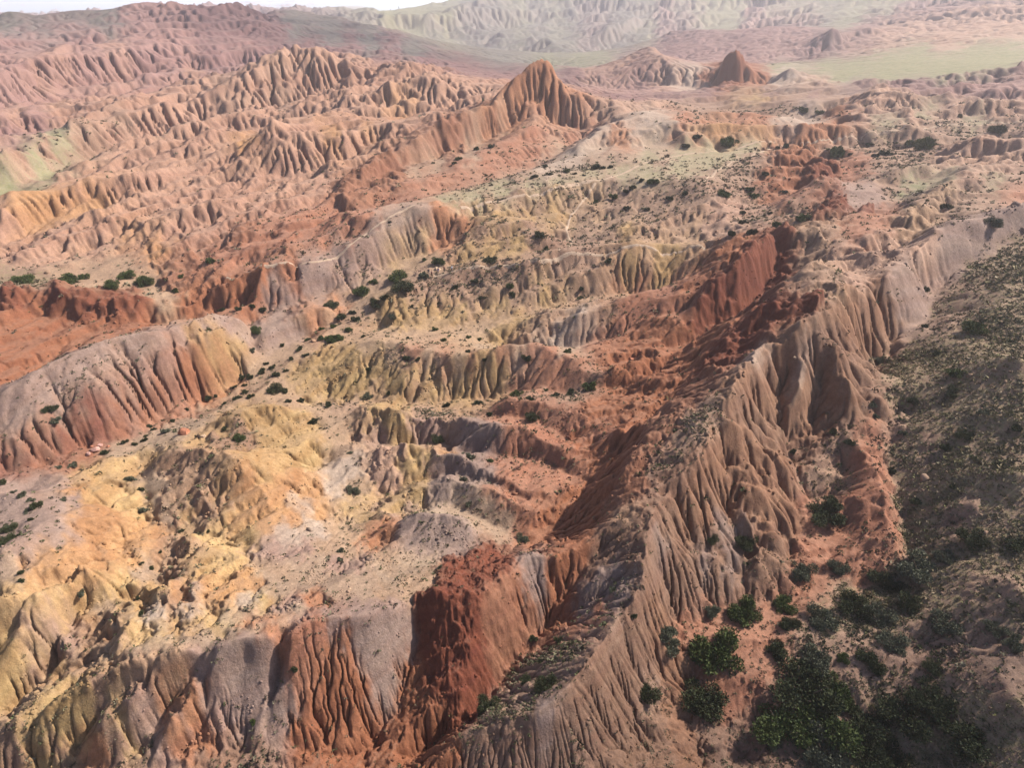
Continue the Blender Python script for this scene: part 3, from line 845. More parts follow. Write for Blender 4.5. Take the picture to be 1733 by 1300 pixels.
for k, L in enumerate((384, 192, 96, 48, 24, 12, 7, 4, 2.3, 1.3, 0.75, 0.42)):
    wl = sstep(2.2, 5.0, L / cell) * (1 - sstep(0.065, 0.14, L / RR))
    act = wl.max(axis=1) > 0.01
    if not act.any(): continue
    j0, j1 = np.argmax(act), len(act) - np.argmax(act[::-1])
    gx, gy = grad(Z)
    gx, gy = gx[j0:j1], gy[j0:j1]
    g = np.sqrt(gx * gx + gy * gy) + 1e-6
    sx, sy = -gy / g, gx / g
    x, y = X[j0:j1] / L, Y[j0:j1] / L
    x0, y0 = x, y
    x = x0 + .75 * gnoise(x0 * .4, y0 * .4, 300 + k); y = y0 + .75 * gnoise(x0 * .45 + 9, y0 * .45, 330 + k)
    var = np.clip(.85 + 1.15 * gnoise(x0 * .22, y0 * .22, 360 + k), .1, 1.9)
    c, s = phacelle(x / 1.0, y / 1.0, sx.astype(np.float32), sy.astype(np.float32), 100 + k * 13)
    rid = np.sqrt(np.clip((1 - c) * 0.5, 0, 1)) - 0.8
    slope = sstep(0.10 - .06 * fr_[j0:j1], 0.65 - .3 * fr_[j0:j1], g)
    small = 1 - sstep(.022, .05, (L / RR)[j0:j1])
    slope = slope * (1 - small) + small * sstep(.28, .85, g)
    kr = (L / RR)[j0:j1]
    amp = .78 * (.15 + .11 * sstep(.010, .016, kr) - .08 * sstep(.026, .034, kr) * (1 - sstep(.07, .09, kr)) * (kr * RR[j0:j1] < 60)) * L * slope * wl[j0:j1] * FLU[j0:j1] * (1.35 - .35 * np.minimum(g, 2)) * var
    Z[j0:j1] += amp * rid
# running water: route the flow down the grid and let it cut its own branching gullies
def cut(Z, K, passes, seed):
    rg = np.random.default_rng(seed)
    drow = np.gradient(rows).astype(np.float32)[:, None] * RR; dth_ = np.float32(th[1] - th[0]) * RR
    diag = np.sqrt(drow ** 2 + dth_ ** 2)
    q = RR / 90
    area = (drow * dth_ / q ** 2)
    n = nr * nc; base = np.arange(n, dtype=np.int64).reshape(nr, nc)
    M = (1 - .75 * rk0) * np.clip(FLU ** 1.4 * 1.1, .07, 1.1) * (1 + .8 * sstep(250, 500, RR)) * (.6 + .4 * sstep(50, 90, RR)) * (1 - .8 * np.clip(GRASS * 1.3, 0, 1) * (RR < 700))
    thr_ = (1.0 - .8 * sstep(120, 250, RR)).ravel()
    for p in range(passes):
        best = np.zeros((nr, nc), np.float32); rec = base.copy()
        for dj, di, ds in ((-1, 0, drow), (1, 0, drow), (0, -1, dth_), (0, 1, dth_), (-1, -1, diag), (-1, 1, diag), (1, -1, diag), (1, 1, diag)):
            a = (slice(max(0, -dj), nr - max(0, dj)), slice(max(0, -di), nc - max(0, di)))
            b = (slice(max(0, dj), nr - max(0, -dj)), slice(max(0, di), nc - max(0, -di)))
            sl = (Z[a] - Z[b]) / ds[a] * rg.uniform(.82, 1.18, Z[a].shape).astype(np.float32)
            m = sl > best[a]
            best[a] = np.where(m, sl, best[a]); rec[a] = np.where(m, base[b], rec[a])
        zf = Z.ravel(); order = np.argsort(zf, kind='stable')
        rl = rec.ravel().tolist(); A = area.ravel().astype(np.float64).tolist()
        ol = order.tolist()
        for i in reversed(ol):
            r = rl[i]
            if r != i: A[r] += A[i]
        An = np.maximum(np.array(A) - thr_, 0)
        F = (K * np.minimum(An, 400) ** .5 * M.ravel())
        Fl = F.tolist(); zl = zf.astype(np.float64).tolist()
        for i in ol:
            f = Fl[i]
            zl[i] = (zl[i] + f * zl[rl[i]]) / (1 + f)
        Z = np.array(zl, np.float32).reshape(nr, nc)
        P = np.pad(Z, 1, mode='edge')
        Z = Z + .035 * (P[:-2, 1:-1] + P[2:, 1:-1] + P[1:-1, :-2] + P[1:-1, 2:] - 4 * Z)
    return Z, An.reshape(nr, nc)
Z, FLOW = cut(Z, .68, 5, 7)
# bedded rock: blocky ledges on the hard red bands
rk = sstep(0.25, 0.9, ROCK)
Z += rk * np.clip(RR / 90, .6, 4.5) * (1.35 * ridged(U / 5.0, VV / 5.0, 5, 61))
q1 = np.clip(RR / 90, .5, 12)
rough = (.3 + .7 * np.clip(FLU, 0, 1)) * calm * (1 - .7 * dune)
Z += (0.05 + 0.10 * ROCK) * q1 * fbm(U / 1.1, VV / 1.1, 3, 71) * (.4 + .6 * rough)
Z += rk * q1 * .55 * ridged(U / 1.9, VV / 2.4, 3, 77) * sstep(150, 260, RR)
Z += .045 * q1 * rough * gnoise(U / .55, VV / .7, 75) * sstep(60, 160, RR)

gx, gy = grad(Z)
SL = np.sqrt(gx * gx + gy * gy)

def final_h(x, y):
    t = np.arctan2(x, y); v = np.log(np.maximum(np.hypot(x, y), 20.1))
    jy = np.interp(v, rows, np.arange(nr))
    return bil(Z, jy, (t - TH0) / (TH1 - TH0) * (nc - 1))

# ------------------------------------------------------------------ soil colour: beds, dust on flats and crests
lap = (np.roll(Z, 2, 0) + np.roll(Z, -2, 0) + np.roll(Z, 2, 1) + np.roll(Z, -2, 1) - 4 * Z) / (cell * 2)
def mix(a, b, t): return a * (1 - t) + b * t
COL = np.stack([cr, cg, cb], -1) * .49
# beds that dip to the right: bands of slightly different minerals
bed = vr * 0.45 + Z * 0.9 / np.clip(RR / 90, .7, 5) + 2.2 * fbm(U / 16, VV / 16, 3, 81)
b1 = gnoise(bed * 0.45, ur / 30, 91); b2 = gnoise(bed * 1.6, ur / 18, 92) * sstep(.25, .7, SL)
b1 = np.tanh(3.2 * b1) * .6; b2 = np.tanh(3 * b2) * .7
warm = sstep(.08, .2, cg)
tint = np.array([[1.0, 1.0, 1.0]])
str_amt = (0.9 + .5 * dune) * (1 - np.clip(GRASS, 0, 1)) * (0.35 + 0.65 * sstep(.15, .6, SL))
ba = b1 * str_amt
COL[..., 0] *= 1 + .12 * ba + .05 * b2 * str_amt
COL[..., 1] *= 1 + .17 * ba + .08 * b2 * str_amt
COL[..., 2] *= 1 + .16 * ba + .12 * b2 * str_amt
pale = np.array([.52, .37, .27])
flat = (1 - sstep(.12, .45, SL)) * (1 - np.clip(GRASS + TUFT * .5, 0, 1))
for i in range(3): COL[..., i] = mix(COL[..., i], pale[i] * .55 + COL[..., i] * .45, np.clip(flat * .16, 0, 1))
spot = fbm(U / 1.2, VV / 1.2, 3, 95)
COL *= (1 + .16 * spot)[..., None]
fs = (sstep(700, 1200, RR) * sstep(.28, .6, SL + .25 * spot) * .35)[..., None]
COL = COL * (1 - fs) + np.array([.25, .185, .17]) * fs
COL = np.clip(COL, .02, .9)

def grid_mesh(name, j0, j1, i0, i1, keep=None, dz=0.0):
    h, w = j1 - j0, i1 - i0
    P = np.stack([X[j0:j1, i0:i1], Y[j0:j1, i0:i1], Z[j0:j1, i0:i1] + dz], -1).reshape(-1, 3).astype(np.float32)
    idx = np.arange(h * w, dtype=np.int32).reshape(h, w)
    q = np.stack([idx[:-1, :-1], idx[:-1, 1:], idx[1:, 1:], idx[1:, :-1]], -1).reshape(-1, 4)
    q = q[:, ::-1]
    cols = COL[j0:j1, i0:i1].reshape(-1, 3); at = {}
    for nm, A in (('tuft', TUFT), ('grass', GRASS), ('rock', ROCK)): at[nm] = A[j0:j1, i0:i1].ravel()
    if keep is not None:
        q = q[keep.ravel()]
        used = np.unique(q); m = np.full(h * w, -1, np.int32); m[used] = np.arange(len(used), dtype=np.int32)
        q = m[q]; P = P[used]; cols = cols[used]; at = {k: v[used] for k, v in at.items()}
    me = bpy.data.meshes.new(name)
    me.vertices.add(len(P)); me.vertices.foreach_set('co', P.ravel())
    me.loops.add(q.size); me.loops.foreach_set('vertex_index', np.ascontiguousarray(q).ravel())
    me.polygons.add(len(q)); me.polygons.foreach_set('loop_start', np.arange(0, q.size, 4, dtype=np.int32))
    me.polygons.foreach_set('use_smooth', np.ones(len(q), bool))
    a = me.attributes.new('soil', 'FLOAT_COLOR', 'POINT')
    a.data.foreach_set('color', np.concatenate([cols, np.ones((len(cols), 1))], 1).astype(np.float32).ravel())
    for k, v in at.items():
        b = me.attributes.new(k, 'FLOAT', 'POINT'); b.data.foreach_set('value', v.astype(np.float32))
    me.update(calc_edges=True)
    o = collect(bpy.data.objects.new(name, me))
    return o

# ------------------------------------------------------------------ materials
def new_mat(name):
    m = bpy.data.materials.new(name); m.use_nodes = True
    t = m.node_tree; t.nodes.clear()
    out = t.nodes.new('ShaderNodeOutputMaterial'); b = t.nodes.new('ShaderNodeBsdfPrincipled')
    b.inputs['Roughness'].default_value = 0.95
    b.inputs['Specular IOR Level'].default_value = 0.15
    t.links.new(b.outputs[0], out.inputs[0])
    return m, t, b

def soil_material():
    m, t, b = new_mat('badlands_soil')
    N, Lk = t.nodes.new, t.links.new
    at = N('ShaderNodeAttribute'); at.attribute_name = 'soil'
    tf = N('ShaderNodeAttribute'); tf.attribute_name = 'tuft'
    gr = N('ShaderNodeAttribute'); gr.attribute_name = 'grass'
    geo = N('ShaderNodeNewGeometry')
    def noise(scale, det=4, rough=.6, zs=1.0):
        mp = N('ShaderNodeMapping'); mp.inputs['Scale'].default_value = (scale, scale, scale * zs)
        Lk(geo.outputs['Position'], mp.inputs[0])
        n = N('ShaderNodeTexNoise'); n.inputs['Scale'].default_value = 1; n.inputs['Detail'].default_value = det; n.inputs['Roughness'].default_value = rough
        Lk(mp.outputs[0], n.inputs['Vector']); return n
    def ramp(src, a, c):
        r = N('ShaderNodeMapRange'); r.inputs[1].default_value = a; r.inputs[2].default_value = c
        Lk(src, r.inputs[0]); return r.outputs[0]
    def math_(op, a, c):
        q = N('ShaderNodeMath'); q.operation = op
        for i, v in enumerate((a, c)):
            if isinstance(v, (int, float)): q.inputs[i].default_value = v
            else: Lk(v, q.inputs[i])
        return q.outputs[0]
    def mixc(f, a, c, mode='MIX'):
        q = N('ShaderNodeMix'); q.data_type = 'RGBA'; q.blend_type = mode
        if isinstance(f, (int, float)): q.inputs['Factor'].default_value = f
        else: Lk(f, q.inputs['Factor'])
        for i, v in ((6, a), (7, c)):
            if isinstance(v, tuple): q.inputs[i].default_value = v
            else: Lk(v, q.inputs[i])
        return q.outputs[2]
    n1 = noise(1.6, 8, .72); n2 = noise(7.0, 4, .6); n3 = noise(.35, 3, .5)
    v1 = math_('ADD', math_('MULTIPLY', ramp(n1.outputs[0], .3, .7), .5), .75)
    v2 = math_('ADD', math_('MULTIPLY', ramp(n2.outputs[0], .3, .7), .36), .82)
    v = math_('MULTIPLY', v1, v2)
    vm = N('ShaderNodeVectorMath'); vm.operation = 'SCALE'; Lk(at.outputs['Color'], vm.inputs[0]); Lk(v, vm.inputs['Scale'])
    col = vm.outputs[0]
    # dry grass and low green growth
    ng = noise(1.1, 5, .7)
    gf = ramp(math_('ADD', math_('MULTIPLY', ng.outputs[0], 1.0), math_('MULTIPLY', gr.outputs['Fac'], .42)), .58, .86)
    gf = math_('MULTIPLY', gf, ramp(gr.outputs['Fac'], 0.02, 0.25))
    gcol = mixc(ramp(n3.outputs[0], .35, .65), (.13, .13, .055, 1), (.22, .185, .10, 1))
    col = mixc(math_('MULTIPLY', gf, .85), col, gcol)
    # small dark scrub
    vo = N('ShaderNodeTexVoronoi'); vo.inputs['Scale'].default_value = .75
    Lk(geo.outputs['Position'], vo.inputs['Vector'])
    nn = noise(.22, 4, .6)
    thr = math_('MULTIPLY', math_('MULTIPLY', tf.outputs['Fac'], ramp(nn.outputs[0], .35, .62)), .42)
    df = math_('SUBTRACT', thr, math_('ADD', vo.outputs['Distance'], math_('MULTIPLY', math_('SUBTRACT', n2.outputs[0], .5), .5)))
    sc = ramp(df, 0.0, .10)
    col = mixc(math_('MULTIPLY', sc, .8), col, (.06, .058, .034, 1))
    Lk(col, b.inputs['Base Color'])
    nb = noise(4.5, 8, .7); nb2 = noise(.9, 8, .68, .5)
    hsum = math_('ADD', math_('MULTIPLY', nb.outputs[0], .5), nb2.outputs[0])
    bp = N('ShaderNodeBump'); bp.inputs['Strength'].default_value = .8; bp.inputs['Distance'].default_value = .22
    Lk(hsum, bp.inputs['Height']); Lk(bp.outputs[0], b.inputs['Normal'])
    return m
soil = soil_material()

# ground sheet, split into the badlands close by, the hills, and the mountains and plain beyond
rr = np.exp(rows)
jA = int(np.searchsorted(rr, 430)); jB = int(np.searchsorted(rr, 1150))
iL, iR = int((math.radians(-47) - TH0) / (TH1 - TH0) * (nc - 1)), int((math.radians(47) - TH0) / (TH1 - TH0) * (nc - 1))
jN = int(np.searchsorted(rr, 130))
me_parts = []
g0 = grid_mesh('terrain', 0, jA + 1, 0, nc)
g1 = grid_mesh('hills', jA, jB + 1, 0, nc)
g2 = grid_mesh('mountains', jB, nr, 0, nc)
# the ground that goes on behind and beside the view
def outer_ground():
    js = np.unique(np.concatenate([np.arange(0, nr, 6), [nr - 1]])); na = 180
    A = np.linspace(TH1, TH0 + 2 * math.pi, na)
    t = np.linspace(0, 1, na)[None, :]
    r = rr[js][:, None]
    x, y = np.sin(A)[None] * r, np.cos(A)[None] * r
    zl, zr = Z[js, -1][:, None], Z[js, 0][:, None]
    w = np.minimum(t, 1 - t) * 2
    z = zl * (1 - t) + zr * t + np.clip(r / 90, .5, 8) * 3.0 * fbm(x / (r * .25), y / (r * .25) + np.log(r) * 4, 4, 501) * sstep(0, .12, w)
    cl = COL[js, -1][:, None, :] * (1 - t[..., None]) + COL[js, 0][:, None, :] * t[..., None]
    P = np.stack([x, y, z], -1).reshape(-1, 3)
    ix = np.arange(len(js) * na).reshape(len(js), na)
    q = np.stack([ix[:-1, :-1], ix[1:, :-1], ix[1:, 1:], ix[:-1, 1:]], -1).reshape(-1, 4)
    # the disc straight below the camera
    ring = np.stack([X[0], Y[0], Z[0]], -1)[::6]; back = P[:na]
    cap = np.concatenate([ring, back[1:-1]]); c0 = len(P); P = np.concatenate([P, cap, [[0, 0, float(cap[:, 2].mean())]]])
    n_ = len(cap); tri = [(c0 + k, c0 + n_, c0 + (k + 1) % n_) for k in range(n_)]
    me = bpy.data.meshes.new('ground'); me.from_pydata(P.tolist(), [], q.tolist() + tri)
    at = me.attributes.new('soil', 'FLOAT_COLOR', 'POINT')
    cc = np.full((len(P), 4), .2); cc[:, :3] = (.2, .13, .09); cc[:c0, :3] = cl.reshape(-1, 3); at.data.foreach_set('color', cc.astype(np.float32).ravel())
    for k_, v_ in (('tuft', .3), ('grass', .1)):
        b_ = me.attributes.new(k_, 'FLOAT', 'POINT'); b_.data.foreach_set('value', np.full(len(P), v_, np.float32))
    for p in me.polygons: p.use_smooth = True
    me.materials.append(soil); o = collect(bpy.data.objects.new('ground', me)); tag(o, 'dry reddish ground outside the photographed view', kind='structure')
    return o
outer_ground()
for g, lb in ((g0, 'eroded red and yellow badlands ground with ridges and gullies'), (g1, 'fluted pink and red hills beyond the green terrace'), (g2, 'hazy grey green mountains and plain down to the lake')):
    g.data.materials.append(soil); tag(g, lb, kind='structure')
    g['category'] = {'terrain': 'terrain', 'hills': 'hills', 'mountains': 'mountains'}[g.name]

# ------------------------------------------------------------------ lake beyond the hills
def simple(name, col, rough=.9, spec=.2):
    m, t, b = new_mat(name)
    b.inputs['Base Color'].default_value = (*col, 1); b.inputs['Roughness'].default_value = rough
    b.inputs['Specular IOR Level'].default_value = spec
    return m
def sheet(name, pts, z, mat):
    me = bpy.data.meshes.new(name); me.from_pydata([(x, y, z) for x, y in pts], [], [list(range(len(pts)))])
    me.materials.append(mat); return collect(bpy.data.objects.new(name, me))
lake_m, lt, lb_ = new_mat('lake_water')
lb_.inputs['Base Color'].default_value = (.30, .38, .42, 1); lb_.inputs['Roughness'].default_value = .25
lb_.inputs['Specular IOR Level'].default_value = .5
water = sheet('lake', [(-24000, 2000), (24000, 2000), (24000, 29000), (-24000, 29000)], -62, lake_m)
tag(water, 'pale lake lost in haze beyond the hills', kind='structure')


# ------------------------------------------------------------------ footpaths worn along the crests
def hz(x, y): return final_h(np.asarray(x, np.float64), np.asarray(y, np.float64))
def ground_at(px, py): return march(px, py, hz)
path_m, pt_, pb_ = new_mat('trodden_dust')
n_ = pt_.nodes.new('ShaderNodeTexNoise'); n_.inputs['Scale'].default_value = 2.5; n_.inputs['Detail'].default_value = 5
r_ = pt_.nodes.new('ShaderNodeValToRGB'); r_.color_ramp.elements[0].position = .3; r_.color_ramp.elements[1].position = .7
r_.color_ramp.elements[0].color = (.27, .19, .135, 1); r_.color_ramp.elements[1].color = (.36, .265, .195, 1)
g_ = pt_.nodes.new('ShaderNodeNewGeometry'); pt_.links.new(g_.outputs['Position'], n_.inputs['Vector'])
pt_.links.new(n_.outputs[0], r_.inputs[0]); pt_.links.new(r_.outputs[0], pb_.inputs['Base Color'])
PATHS = [
 ('pale dirt track along the edge of the green terrace', 1.3, '780,351 830,341 880,333 934,323 980,313 1027,303 1090,276 1150,263 1250,251 1310,242 1370,240 1450,235 1514,222 1600,210 1690,207 1733,207'),
 ('footpath on the crest where the hikers stand', 1.0, '735,470 775,457 840,449 913,443 965,429 1060,419 1170,416 1210,413'),
 ('footpath curving up the side of the green terrace', 1.0, '1190,309 1212,289 1240,273 1275,262 1308,249'),
 ('footpath down the bushy gully below the terrace', .9, '1008,310 988,340 965,366 957,390 970,410 945,430'),
 ('footpath along the mauve crest', .8, '702,347 670,361 645,378 619,396 590,420 560,440 530,449 500,452 457,455 420,461 380,470'),
]
def make_path(label, width, txt):
    P = [ground_at(*map(float, t.split(',')))[:2] for t in txt.split()]
    Q = []
    for a, b in zip(P[:-1], P[1:]):
        n = max(2, int(math.dist(a, b) / .6))
        for k in range(n): Q.append((a[0] + (b[0] - a[0]) * k / n, a[1] + (b[1] - a[1]) * k / n))
    Q = np.array(Q)
    if len(Q) < 6: return
    for _ in range(12): Q[1:-1] = (Q[:-2] + 2 * Q[1:-1] + Q[2:]) / 4
    T = np.gradient(Q, axis=0); T /= np.linalg.norm(T, axis=1)[:, None] + 1e-9
    nrm = np.stack([-T[:, 1], T[:, 0]], -1)
    ww = width * (.8 + .35 * gnoise(Q[:, 0] / 7, Q[:, 1] / 7, 7))
    K = 5
    vs = []
    for k in range(K):
        o = (k / (K - 1) - .5)
        R_ = Q + nrm * (o * ww)[:, None]
        z = hz(R_[:, 0], R_[:, 1]) + .10 - .10 * abs(o) * 2
        vs.append(np.stack([R_[:, 0], R_[:, 1], z], -1))
    V_ = np.stack(vs, 1).reshape(-1, 3); n = len(Q)
    F_ = [(i * K + k, i * K + k + 1, (i + 1) * K + k + 1, (i + 1) * K + k) for i in range(n - 1) for k in range(K - 1)]
    me = bpy.data.meshes.new('footpath'); me.from_pydata(V_.tolist(), [], F_); me.materials.append(path_m)
    for p in me.polygons: p.use_smooth = True
    o = collect(bpy.data.objects.new('footpath', me)); tag(o, label, 'footpath', kind='structure')
for p in PATHS: make_path(*p)

# ------------------------------------------------------------------ shrubs
def leaf_mat(name, c0, c1):
    m, t, b = new_mat(name)
    oi = t.nodes.new('ShaderNodeNewGeometry'); rp = t.nodes.new('ShaderNodeValToRGB')
    rp.color_ramp.elements[0].color = (*c0, 1); rp.color_ramp.elements[1].color = (*c1, 1)
    tc = t.nodes.new('ShaderNodeTexCoord'); no = t.nodes.new('ShaderNodeTexNoise'); no.inputs['Scale'].default_value = 2.2; no.inputs['Detail'].default_value = 2
    t.links.new(tc.outputs['Object'], no.inputs['Vector'])
    ma = t.nodes.new('ShaderNodeMath'); ma.operation = 'MULTIPLY_ADD'; ma.inputs[1].default_value = .45
    m2 = t.nodes.new('ShaderNodeMapRange'); m2.inputs[1].default_value = .35; m2.inputs[2].default_value = .65; m2.inputs[4].default_value = .55
    t.links.new(no.outputs[0], m2.inputs[0]); t.links.new(oi.outputs['Random Per Island'], ma.inputs[0]); t.links.new(m2.outputs[0], ma.inputs[2])
    t.links.new(ma.outputs[0], rp.inputs[0]); t.links.new(rp.outputs[0], b.inputs['Base Color'])
    b.inputs['Roughness'].default_value = .7
    return m
LEAF = {'d': leaf_mat('dark_leaves', (.023, .032, .013), (.062, .07, .032)),
        'b': leaf_mat('green_leaves', (.027, .045, .012), (.085, .105, .032)),
        'g': leaf_mat('sage_leaves', (.045, .052, .032), (.13, .135, .09))}
bark = simple('bark', (.13, .095, .07))
def leaves_mesh(name, n, leaf, seed, mat, lobes=7, flat=.75):
    rg = np.random.default_rng(seed)
    L = np.column_stack([rg.uniform(-.68, .68, lobes), rg.uniform(-.68, .68, lobes), rg.uniform(.15, .70, lobes) * flat, rg.uniform(.20, .44, lobes)])
    L[0] = (0, 0, .30 * flat, .5)
    k = rg.choice(lobes, n, p=(L[:, 3] ** 2) / (L[:, 3] ** 2).sum())
    d = rg.normal(size=(n, 3)); d /= np.linalg.norm(d, axis=1)[:, None]
    rad = L[k, 3] * (rg.random(n) ** .33) * rg.uniform(.75, 1.12, n)
    c = L[k, :3] + d * rad[:, None] * np.array([1, 1, .85]); c[:, 2] = np.maximum(c[:, 2], .02 + .05 * rg.random(n))
    a = rg.normal(size=(n, 3)) * .6 + d + np.array([0, 0, .4]); a /= np.linalg.norm(a, axis=1)[:, None]
    b = np.cross(a, rg.normal(size=(n, 3))); b /= np.linalg.norm(b, axis=1)[:, None]
    sz = leaf * rg.uniform(.6, 1.4, n)
    v = np.stack([c - b * sz[:, None] * .45, c + b * sz[:, None] * .45, c + a * sz[:, None] * 1.2], 1).reshape(-1, 3)
    me = bpy.data.meshes.new(name)
    me.vertices.add(3 * n); me.vertices.foreach_set('co', v.astype(np.float32).ravel())
    me.loops.add(3 * n); me.loops.foreach_set('vertex_index', np.arange(3 * n, dtype=np.int32))
    me.polygons.add(n); me.polygons.foreach_set('loop_start', np.arange(0, 3 * n, 3, dtype=np.int32))
    me.update(calc_edges=True); me.materials.append(mat)
    return me
def stems_mesh(seed):
    rg = random.Random(seed); bm = bmesh.new()
    for k in range(7):
        a = rg.uniform(0, 6.28); t = rg.uniform(.2, .6)
        p0 = Vector((math.cos(a) * .05, math.sin(a) * .05, -.12)); p1 = Vector((math.cos(a) * t, math.sin(a) * t, rg.uniform(.45, .75)))
        d = (p1 - p0); q = d.to_track_quat('Z', 'Y').to_matrix().to_4x4()
        bmesh.ops.create_cone(bm, cap_ends=True, segments=5, radius1=.035, radius2=.012, depth=d.length, matrix=Matrix.Translation((p0 + p1) / 2) @ q)
    me = bpy.data.meshes.new('stem'); bm.to_mesh(me); bm.free(); me.materials.append(bark); return me
VAR = {}
for kd in 'dbg':
    VAR[kd, 1] = [leaves_mesh('foliage', 7000, .060, 10 + q + ord(kd), LEAF[kd], 11, .72) for q in range(3)]
    VAR[kd, 0] = [leaves_mesh('foliage', 1500, .12, 50 + q + ord(kd), LEAF[kd], 6, .62) for q in range(3)]
STEM = stems_mesh(3)
SHRUBS = """
b 1652,560,40 1618,636,36
d 1611,667,34 1548,684,26 1604,760,22 1631,740,30 1721,726,22 1434,750,22 1410,733,20 1341,767,18 1567,553,14 1510,802,16 1552,850,22 1611,826,18 1690,790,18 1585,600,16
g 1531,736,18 1476,688,22 1490,615,28 1566,490,16 1480,705,14 1665,700,20
d 1206,916,28 1261,920,45 1498,990,55 1337,1060,40 1538,1026,45 1443,1030,58 1188,1192,88 1315,1100,48 1473,1126,50 1578,1132,35 1356,1174,110 1469,1232,75 1531,1214,90 1575,1188,70 1465,1285,70 1637,1250,80 1509,1287,60 1648,915,45 1721,926,40 1393,878,60 1408,855,40
b 1261,1044,62 1323,1030,48 1213,1118,95 1425,1117,26 1410,1172,60 1378,1224,125 1326,1232,100 1432,1198,35
g 1357,975,45 1418,962,40 1560,968,68 1604,950,45 1206,1036,38 1392,1050,60 1487,1050,52 1597,1060,55 1684,1070,35 1122,1076,50 1133,1098,50 1374,1122,62 1513,1094,50 1305,1256,45 1400,1276,90 1717,1096,35
d 827,1198,45 924,1164,42 889,1155,25 948,1087,20 899,1084,20 1090,1174,52 1072,1046,20
g 885,914,26 1038,1001,18
b 612,498,38 633,479,24 674,472,46 740,446,30 718,441,14 865,486,22 590,560,24 572,574,30 735,560,18 750,578,20 792,572,13 811,576,14 960,597,22 875,668,26 925,661,14 998,657,30 830,782,20
d 681,491,42 635,517,28 650,507,22 830,442,28 868,500,22 806,477,20 771,489,16 813,507,18 1029,444,20 984,493,16 984,505,16 742,514,14 697,520,12 579,538,24 598,531,16 605,543,22 614,571,12 690,574,12 792,597,18 894,609,24 820,610,14 686,607,20 707,610,14 622,628,16 658,669,14 757,688,18 806,683,20 898,676,22 941,671,24 965,667,24 901,710,34 828,702,16 740,745,26
g 716,467,26 664,538,20 622,674,22 792,773,24 785,813,20 598,832,26 593,768,14 794,855,20
d 85,694,26 561,519,26 445,527,20 405,524,16 374,526,14 427,520,14 478,585,13 507,593,18 517,603,16 493,609,14 450,617,12 443,631,20 460,624,16 469,636,20 485,628,13 408,640,22 424,640,18 396,657,14 415,654,12 415,666,18 400,676,20 422,674,17 466,662,34 480,663,20 486,680,14 509,681,21 556,688,21 531,716,24 379,728,16 353,676,17 365,671,12 379,685,12 317,694,10 292,714,13 261,728,11 254,723,14 247,739,12 246,747,14 209,751,15 228,754,13 175,768,17 239,830,15 57,861,24 7,818,16 16,897,26 10,918,28 52,881,12 28,909,12 35,970,15 38,985,12 353,902,10 308,899,12 239,1042,14 498,1136,16 272,937,10 239,956,10 256,964,13 235,1015,10
b 433,562,26 521,576,14 543,559,15 564,553,16 543,574,18 568,576,34 403,745,26 429,1224,18
g 93,713,20 426,595,14 282,732,19 125,790,16 99,792,12 223,815,22 242,867,20 21,835,12 38,841,18 52,849,14 107,848,14 45,868,12 138,1006,18 576,935,18 575,949,14 744,963,14
b 1413,262,36 1569,251,42 1541,248,24 1226,333,32 1271,321,20 1275,334,22 1313,383,24 1358,372,32 1233,246,38 1391,192,20 1361,191,20
d 1470,246,16 1500,262,22 1483,265,14 1438,263,12 1687,224,34 1623,198,14 1635,225,10 1256,360,12 1259,378,18 1273,367,10 1237,397,20 1275,397,22 1303,362,12 1330,326,12 1294,296,18 1159,329,18 1181,232,18 1159,249,16 1316,251,12 1330,249,16 1597,352,24
g 1680,380,32
b 1104,310,26 1041,334,20 1008,343,16 958,291,18 776,269,18 806,253,14 924,423,16
d 1086,307,14 1069,320,18 1059,324,14 931,296,14 972,295,12 989,298,10 1010,286,20 1021,286,14 1034,284,16 924,282,14 906,300,18 1062,353,16 1135,338,18 659,378,9 768,277,12 830,250,16 823,298,9 598,390,8 1097,355,14 913,400,26
b 358,445,22 305,469,14 296,493,14 242,482,34 215,469,34 121,479,44 190,486,30 138,472,22 38,479,40
"""
